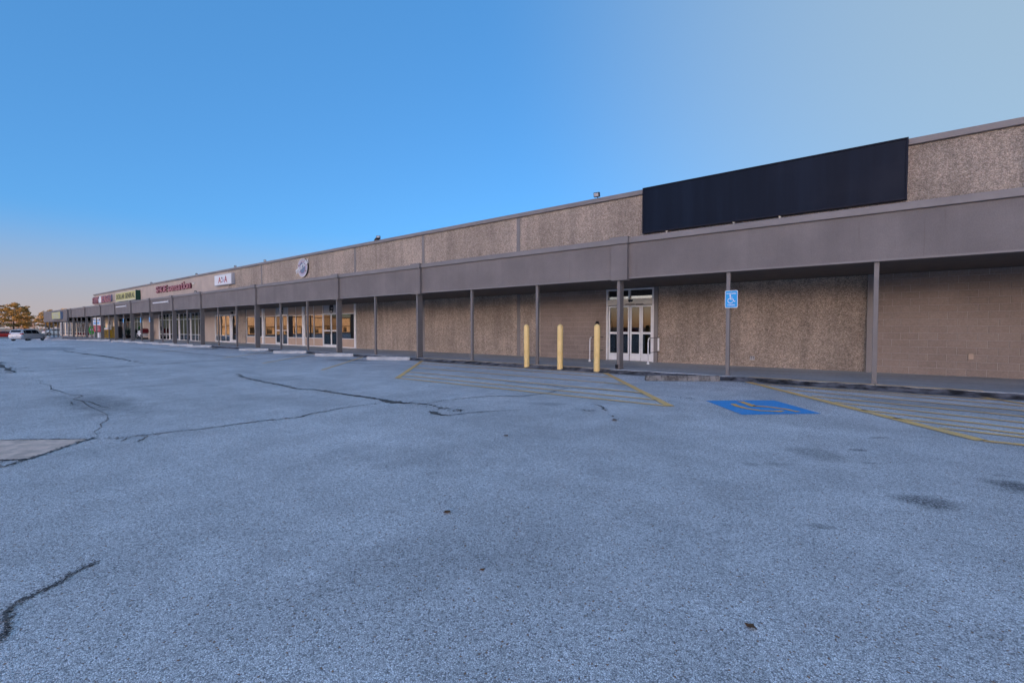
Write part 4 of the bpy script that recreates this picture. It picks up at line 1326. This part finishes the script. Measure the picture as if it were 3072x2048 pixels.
for k in range(500):
    p = Vector((rr.gauss(0, .22), rr.gauss(0, .22), .85 + rr.gauss(0, .24)))
    u = Vector((rr.uniform(-1, 1), rr.uniform(-1, 1), rr.uniform(-1, 1))).normalized() * .05; w = u.orthogonal().normalized() * .03
    m.add([p - u, p + w, p + u, p - w], [(0, 1, 2, 3)])
m.build('foliage', M['darkgreen'], s, fix=False)
# coin ride beside the tan wall
s = empty('kiddie_ride', W_(-69.2, 16.6)); tag(s, 'small white and dark red ride-on machine by the tan wall', 'ride')
MB().box(-.9, .9, -.35, .35, 0, .18).build('base', M['black'], s, bevel=.03)
MB().prism([(-1.0, .35), (.9, .35), (1.05, .6), (.4, .72), (.1, 1.05), (-.5, 1.05), (-.7, .75), (-1.1, .65)], 'y', -.3, .3).build('ride_body', M['signwhite'], s, bevel=.06)
MB().prism([(.5, .72), (1.2, .72), (1.3, 1.0), (1.1, 1.3), (.55, 1.25)], 'y', -.33, .33).build('hood', M['hoodred'], s, bevel=.08)
for x in (-.6, .6):
    w = MB().tube([(x, -.36, .35), (x, -.28, .35)], .22, 14).build('wheel', M['rubber'], s)
    MB().tube([(x, -.372, .35), (x, -.362, .35)], .1, 12).build('rim', M['boxgrey'], w)
# posters in the shoe shop windows
def poster(x, z, w, h, mats, lab, y=WY + .16):
    s = empty('window_poster', (x, y, z)); tag(s, lab, 'poster', 'posters in the shoe shop window')
    n = len(mats)
    for i, mt in enumerate(mats):
        MB().box(-w / 2, w / 2, 0, .006, h * i / n, h * (i + 1) / n - .003).build('poster_band', M[mt], s)
poster(-57.95, .85, .85, 1.9, ['signblue', 'posterred', 'palepanel', 'signpink', 'posterred', 'cream'], 'tall red, white and blue poster behind the shoe shop glass')
poster(-54.7, .8, .75, 1.35, ['palepanel', 'signwhite', 'palepanel'], 'pale poster in the right-hand shoe shop window')
poster(-53.85, .2, .55, .5, ['yellowbox'], 'small orange poster low in the right-hand shoe shop window')
poster(-64.8, .85, .8, 1.4, ['signwhite', 'palepanel', 'cream'], 'pale poster in the left-hand shoe shop window')
poster(-62.5, .85, .5, 1.7, ['signwhite', 'palepanel'], 'narrow white poster beside the shoe shop door')
poster(-60.4, .6, .7, 1.5, ['yellowbox', 'signred'], 'orange and red poster in the shoe shop doorway', WY + .3)
# shelves dimly seen inside the shoe shop
for x, lab in ((-64.8, 'shoe shelf behind the left shoe shop window'), (-58.2, 'shoe shelf behind the middle shoe shop window'), (-55.0, 'shoe shelf behind the right shoe shop window')):
    s = empty('shoe_shelf', (x, 19.4, WZ)); tag(s, lab, 'shelf', 'shelves inside the shoe shop')
    MB().box(-1.2, 1.2, .3, .34, 0, 1.9).build('back_panel', M['cream'], s)
    for k in range(5):
        sh = MB().box(-1.2, 1.2, -.05, .29, .25 + .36 * k, .28 + .36 * k).build('shelf', M['cream'], s)
        bx_ = MB()
        for j in range(7):
            a = -1.15 + j * .33
            bx_.box(a, a + .28, 0, .2, .283 + .36 * k, .40 + .36 * k)
        bx_.build('shoe_boxes', M[('signred', 'palepanel', 'tanpanel', 'signblue', 'yellowbox')[k]], sh)

# ------------------------------------------------------------------ cars
def car(name, paint, kind):
    s = empty(name)
    if kind == 'van':
        L = 5.1
        # x, z bottom, z mid, z belt, z roof, w bottom, w belt, w roof
        st = [(0.0, .42, .62, .86, .90, .72, .82, .74), (.10, .28, .62, 1.02, 1.30, .86, .93, .76), (.34, .24, .62, 1.05, 1.70, .92, .97, .74),
              (.7, .22, .62, 1.05, 1.745, .94, .985, .75), (1.9, .22, .62, 1.03, 1.77, .95, .985, .76), (2.9, .22, .60, 1.00, 1.74, .95, .98, .75),
              (3.35, .22, .60, .98, 1.62, .95, .975, .70), (4.05, .22, .60, .97, 1.12, .94, .96, .66), (4.65, .24, .58, .86, .93, .90, .90, .66), (5.0, .28, .55, .72, .76, .78, .78, .55), (5.08, .36, .52, .62, .66, .6, .6, .5)]
        wheels = (0.98, 4.05); wr = .33
        glass = [(2, 3, 0.15, 1.0), (3, 4, 0, 1), (4, 5, 0, 1), (5, 6, 0, 1)]
    else:
        L = 4.6
        st = [(0.0, .40, .55, .78, .80, .62, .68, .6), (.12, .28, .55, .92, .95, .80, .84, .72), (.75, .22, .55, .95, 1.00, .86, .88, .70),
              (1.35, .2, .55, .94, 1.40, .88, .89, .60), (2.1, .2, .55, .92, 1.45, .88, .89, .61), (2.7, .2, .55, .91, 1.36, .88, .88, .58),
              (3.35, .2, .54, .90, .97, .88, .87, .64), (4.2, .24, .5, .76, .80, .82, .80, .6), (4.55, .32, .48, .6, .64, .62, .62, .5)]
        wheels = (.85, 3.6); wr = .31
        glass = [(2, 3, .45, 1.0), (3, 4, 0, 1), (4, 5, 0, 1), (5, 6, 0, .55)]
    m = MB(); rings = []
    for (x, zb, zm, zl, zr, wb, wl_, wr_) in st:
        rings.append([(x, -wb * .9, zb), (x, -wb, zb + .08), (x, -wl_, zm), (x, -wl_ * .985, zl), (x, -wr_, zr - .04), (x, -wr_ * .85, zr),
                      (x, wr_ * .85, zr), (x, wr_, zr - .04), (x, wl_ * .985, zl), (x, wl_, zm), (x, wb, zb + .08), (x, wb * .9, zb)])
    n = 12
    vs = [p for r in rings for p in r]; fs = []
    for i in range(len(rings) - 1):
        for k in range(n):
            fs.append((i * n + k, (i + 1) * n + k, (i + 1) * n + (k + 1) % n, i * n + (k + 1) % n))
    fs.append(tuple(range(n))); fs.append(tuple((len(rings) - 1) * n + k for k in range(n - 1, -1, -1)))
    b = m.add(vs, fs).build('body', paint, s, smooth=True)
    # side glass, windscreen and rear glass set just proud of the shell
    def lerp(p, q, t): return tuple(a + (c - a) * t for a, c in zip(p, q))
    for side in (0, 1):
        lo, hi = (3, 4) if side == 0 else (8, 7)
        for (i, j, ta, tb) in glass:
            a0, a1 = rings[i][lo], rings[i][hi]; c0, c1 = rings[j][lo], rings[j][hi]
            A0, A1 = lerp(a0, c0, ta + .04), lerp(a1, c1, ta + .04); C0, C1 = lerp(a0, c0, tb - .04), lerp(a1, c1, tb - .04)
            q = [lerp(A0, A1, .12), lerp(C0, C1, .12), lerp(C0, C1, .93), lerp(A0, A1, .93)]
            off = -.014 if side == 0 else .014
            MB().add([(p[0], p[1] + off, p[2] + .004) for p in q] + [(p[0], p[1] - off * .3, p[2]) for p in q], [(0, 1, 2, 3), (0, 4, 5, 1), (1, 5, 6, 2), (2, 6, 7, 3), (3, 7, 4, 0)]).build('side_window', M['carglass'], s)
    def cross(i, j, t0, t1, name, dx):
        a, c = rings[i], rings[j]
        lo0, lo1 = lerp(a[5], c[5], t0), lerp(a[6], c[6], t0); hi0, hi1 = lerp(a[5], c[5], t1), lerp(a[6], c[6], t1)
        q = [lo0, lo1, hi1, hi0]
        MB().add([(p[0] + dx, p[1] * .98, p[2] + .012) for p in q] + [(p[0], p[1] * .98, p[2] - .01) for p in q], [(0, 1, 2, 3), (0, 4, 5, 1), (1, 5, 6, 2), (2, 6, 7, 3), (3, 7, 4, 0)]).build(name, M['carglass'], s)
    if kind == 'van':
        cross(1, 2, .05, .82, 'rear_window', -.02); cross(6, 7, .05, .9, 'windscreen', .015)
    else:
        cross(2, 3, .08, .9, 'rear_window', -.015); cross(5, 6, .08, .92, 'windscreen', .015)
    for x in wheels:
        for sy in (-1, 1):
            y = sy * (.86 if kind == 'van' else .80)
            w = MB().tube([(x, y - .1 * sy, wr), (x, y + .085 * sy, wr)], [wr, wr], 20).build('wheel', M['rubber'], s)
            MB().tube([(x, y + .087 * sy, wr), (x, y + .098 * sy, wr)], wr * .64, 16).build('rim', M['rim'], w)
            MB().tube([(x, y + .06 * sy, wr + .01), (x, y + .079 * sy, wr + .01)], wr * 1.16, 20).build('wheel_arch', M['black'], s)
    for sy in (-1, 1):
        zz = .98 if kind == 'van' else .80
        MB().box(.03, .30, sy * .56, sy * (.945 if kind == 'van' else .80), zz, zz + .17).build('tail_light', M['taillight'], s, bevel=.03)
        MB().box(L - .45, L - .16, sy * .50, sy * (.74 if kind == 'van' else .66), .60, .72).build('headlight', M['signwhite'], s, bevel=.03)
        MB().box(L * .66, L * .66 + .14, sy * (.97 if kind == 'van' else .86), sy * (1.14 if kind == 'van' else 1.02), .98, 1.14).build('mirror', paint, s, bevel=.03)
    MB().box(-.05, .12, -.78, .78, .40, .60).build('bumper', paint, s, bevel=.04)
    MB().box(-.062, -.052, -.2, .2, .66 if kind == 'van' else .5, .78 if kind == 'van' else .6).build('number_plate', M['signwhite'], s)
    return s
v = car('parked_minivan', M['silver'], 'van')
hd_ = R(141)
vx, vy = -105.0, 10.7
v.rotation_euler = (0, 0, hd_)
v.location = (vx - 2.55 * math.cos(hd_), vy - 2.55 * math.sin(hd_), ground_z(vx, vy) + .03)
tag(v, 'silver minivan parked at the far left end of the lot', 'minivan')
sedan = car('parked_car', M['redcar'], 'sedan')
wsed = car('parked_car', M['whitecar'], 'sedan')
CARS = [(sedan, -146, 9.3, 92, 'red car at the left edge beyond the minivan', 'cars beyond the lot'),
        (wsed, -150, 17.6, 95, 'white car beyond the thin end posts of the canopy', 'cars beyond the lot'),
        (None, -26, -52, 20, 'red car across the lot, mirrored in the entrance doors', 'cars across the lot'),
        (None, -38, -50, 10, 'red car across the lot, mirrored in the fashion shop doors', 'cars across the lot'),
        ('w', -128, -52, 60, 'white car before the opposite building, mirrored in the shop glass', 'cars across the lot'),
        (None, -122, -66, 64, 'red car before the opposite building, mirrored in the shop glass', 'cars across the lot')]
for k, (o, x, y, a, lab, g) in enumerate(CARS):
    if o is None: o = copy_tree(sedan)
    if o == 'w': o = copy_tree(wsed)
    o.location = (x, y, ground_z(x, y)); o.rotation_euler = (0, 0, R(a))
    tag(o, lab, 'car', g)

# ------------------------------------------------------------------ trees
def leaf_cloud(m, center, rx, rz, count, size, rnd, flat=.5):
    for k in range(count):
        while True:
            p = Vector((rnd.uniform(-1, 1), rnd.uniform(-1, 1), rnd.uniform(-1, 1)))
            if p.length < 1 and p.length > rnd.random() * .6: break
        p = Vector((p.x * rx, p.y * rx, p.z * rz)) + center
        n = Vector((rnd.gauss(0, 1), rnd.gauss(0, 1), rnd.gauss(0, 1) * flat + .3)).normalized()
        u = n.orthogonal().normalized(); u.rotate(Matrix.Rotation(rnd.uniform(0, 6.28), 3, n)); w = n.cross(u)
        s_ = size * rnd.uniform(.5, 1.3)
        m.add([p - u * s_, p - w * s_ * .45, p + u * s_, p + w * s_ * .45], [(0, 1, 2, 3)])

def pine(name, loc, h, spread, seed, lab, mat, group, dens=1.0):
    rnd = random.Random(seed)
    s = empty(name, loc); tag(s, lab, 'tree', group)
    lean = Vector((rnd.uniform(-.03, .03), rnd.uniform(-.03, .03), 1))
    tr = MB()
    tr.tube([lean * (h * t) for t in (0, .3, .6, .85, .98)], [.022 * h, .018 * h, .012 * h, .006 * h, .001 * h], 7)
    cr = MB()
    nl = int(15 * dens) + 8
    for i in range(nl):
        t = .26 + .72 * i / nl + rnd.uniform(-.03, .03)
        a = i * 2.4 + rnd.uniform(-.5, .5)
        r = spread * (1.05 - abs(t - .5) * .95) * rnd.uniform(.55, 1.1) * (1.0 if t < .85 else .55)
        base = lean * (h * t)
        tip = base + Vector((math.cos(a) * r, math.sin(a) * r, rnd.uniform(.02, .09) * h))
        tr.tube([base, base.lerp(tip, .5) + Vector((0, 0, .01 * h)), tip], [.007 * h, .004 * h, .0015 * h], 5)
        for q in (.45, .75, 1.0):
            c = base.lerp(tip, q) + Vector((rnd.uniform(-.4, .4), rnd.uniform(-.4, .4), rnd.uniform(0, .35)))
            leaf_cloud(cr, c, rnd.uniform(.09, .16) * spread + .35, rnd.uniform(.3, .6), int(70 * dens), .20, rnd)
    leaf_cloud(cr, lean * (h * .97), .16 * spread, .05 * h, 90, .2, rnd)
    tr.build('trunk', M['bark'], s)
    cr.build('crown', M[mat], s, fix=False)
    return s

GT = 'trees beyond the end of the shops'
pine('pine_tree', (-222, 15.0, -.65), 10.4, 3.6, 1, 'tall yellow-green pine at the left edge of the picture', 'pine', GT)
pine('pine_tree', (-219, 19.0, -.65), 9.8, 3.6, 2, 'broad pine directly above the minivan', 'pine', GT)
pine('pine_tree', (-230, 22.5, -.65), 9.0, 3.2, 3, 'pine right of the minivan roof with a sloping outline', 'pine', GT)
pine('pine_tree', (-214, 26.4, -.65), 7.6, 3.3, 5, 'dark pine at the left corner of the far fascia', 'pine', GT)
pine('pine_tree', (-216, 30.5, -.65), 8.4, 3.4, 6, 'pine rising behind the yellow-green fascia sign', 'pine', GT)
pine('pine_tree', (-222, 36.0, -.65), 8.3, 3.4, 7, 'pine seen through the thin end posts of the canopy', 'pine', GT)
pine('autumn_tree', (-300, 18.0, -.65), 8.0, 4.6, 8, 'brown-leaved tree low behind the minivan', 'autumn', GT, .8)
pine('autumn_tree', (-310, 30.0, -.65), 6.5, 5.2, 9, 'brown-leaved tree in the gap between the two groups of pines', 'autumn', GT, .8)
pine('autumn_tree', (-290, 42.0, -.65), 7.0, 5.2, 10, 'brown-leaved tree behind the end posts', 'autumn', GT, .8)
# wooded skyline far off
m = MB(); rnd = random.Random(5)
for k in range(90):
    y = -140 + k * 4.6
    h = 9.0 + 3.0 * mnoise.noise(Vector((y * .05, 0, 3)))
    leaf_cloud(m, Vector((-420 + rnd.uniform(-15, 15), y, h * .5)), 5.0, h * .55, 60, .8, rnd, 1.0)
tag(m.build('far_wood', M['autumn'], fix=False), 'low brown line of distant woods at the left horizon', 'woods', kind='stuff')

def bare_tree(loc, h, seed, lab):
    rnd = random.Random(seed)
    s = empty('bare_tree', loc); tag(s, lab, 'tree', 'bare trees across the lot')
    m = MB()
    def grow(p, d, ln, r, lv):
        q = p + d * ln
        m.tube([p, p.lerp(q, .5) + Vector((rnd.uniform(-.05, .05), rnd.uniform(-.05, .05), 0)) * ln, q], [r, r * .85, r * .65], 5, cap=False)
        if lv == 0: return
        for k in range(rnd.choice((2, 3, 3))):
            dd = (d + Vector((rnd.uniform(-.8, .8), rnd.uniform(-.8, .8), rnd.uniform(-.1, .5)))).normalized()
            grow(q, dd, ln * rnd.uniform(.6, .85), r * .6, lv - 1)
    grow(Vector((0, 0, 0)), Vector((0, 0, 1)), h * .28, .16, 5)
    m.build('branches', M['bark'], s, fix=False)
for k in range(9):
    bare_tree((-150 + 14 * k + random.uniform(-4, 4), -172 + random.uniform(-12, 12), -.03), 8.0 + random.uniform(-1.5, 2), 40 + k,
              'bare winter tree across the lot, mirrored in the entrance doors')

# ------------------------------------------------------------------ sunlit building across the lot (mirrored in the shop windows)
s = empty('opposite_building', (-180, -60, -.65), R(-26)); tag(s, 'sunlit tan building across the lot mirrored in the fashion shop windows', 'building')
MB().box(-30, 0, -36, 44, 0, 6.4).build('wall', M['brick'], s)
MB().box(-30.3, .3, -36.3, 44.3, 6.41, 6.8).build('roof_edge', M['brickdark'], s)
MB().prism([(-20, 6.81), (22, 6.81), (1, 9.2)], 'x', -24, .15).build('gable', M['brick'], s)
for k in range(9):
    y = -33 + k * 8.4
    MB().box(.004, .10, y, y + 2.6, .2, 2.4).build('window', M['carglass'], s)
MB().box(.02, 1.4, -35, 43, 2.7, 2.95).build('awning', M['brickdark'], s)

# ------------------------------------------------------------------ litter on the lot
def leaf(x, y, sc_, lab, mat='leafdead', name='dead_leaf', cat='leaf'):
    rnd = random.Random(int(x * 100) + int(y * 37))
    m = MB()
    n = 9
    pts = [(0, 0, .012)]
    for k in range(n):
        a = 2 * math.pi * k / n
        r = (1 if k % 2 else .62) * rnd.uniform(.75, 1.1)
        pts.append((r * math.cos(a) * sc_, r * math.sin(a) * .7 * sc_, .004 + .25 * sc_ * rnd.random()))
    m.add(pts, [(0, 1 + k, 1 + (k + 1) % n) for k in range(n)])
    o = m.build(name, M[mat], fix=False); o.location = (x, y, .004); o.rotation_euler = (0, 0, rnd.uniform(0, 6))
    tag(o, lab, cat, 'litter on the lot')
leaf(-2.55, 2.5, .045, 'dead brown leaf lying on the asphalt in mid foreground')
leaf(-0.40, 2.42, .04, 'dark dead leaf on the asphalt at the lower right')
leaf(-3.04, 6.6, .08, 'dark dead leaf near the blue accessible square')
leaf(-3.2, 6.9, .05, 'small dead leaf beside a larger one near the blue square')
leaf(-1.77, 2.02, .022, 'tiny reddish leaf scrap in the foreground asphalt')
leaf(-3.76, 4.78, .06, 'dead leaf on the asphalt below the left hatched aisle')
leaf(-9.6, 8.2, .07, 'scrap of white paper beyond the long crack', 'paper', 'paper_scrap', 'litter')
leaf(-3.6, 3.9, .05, 'pale paper scrap in the middle of the asphalt', 'paper', 'paper_scrap', 'litter')
leaf(-36.0, 12.7, .22, 'brown clump of debris by the kerb between two wheel stops', 'leafdead', 'debris', 'debris')
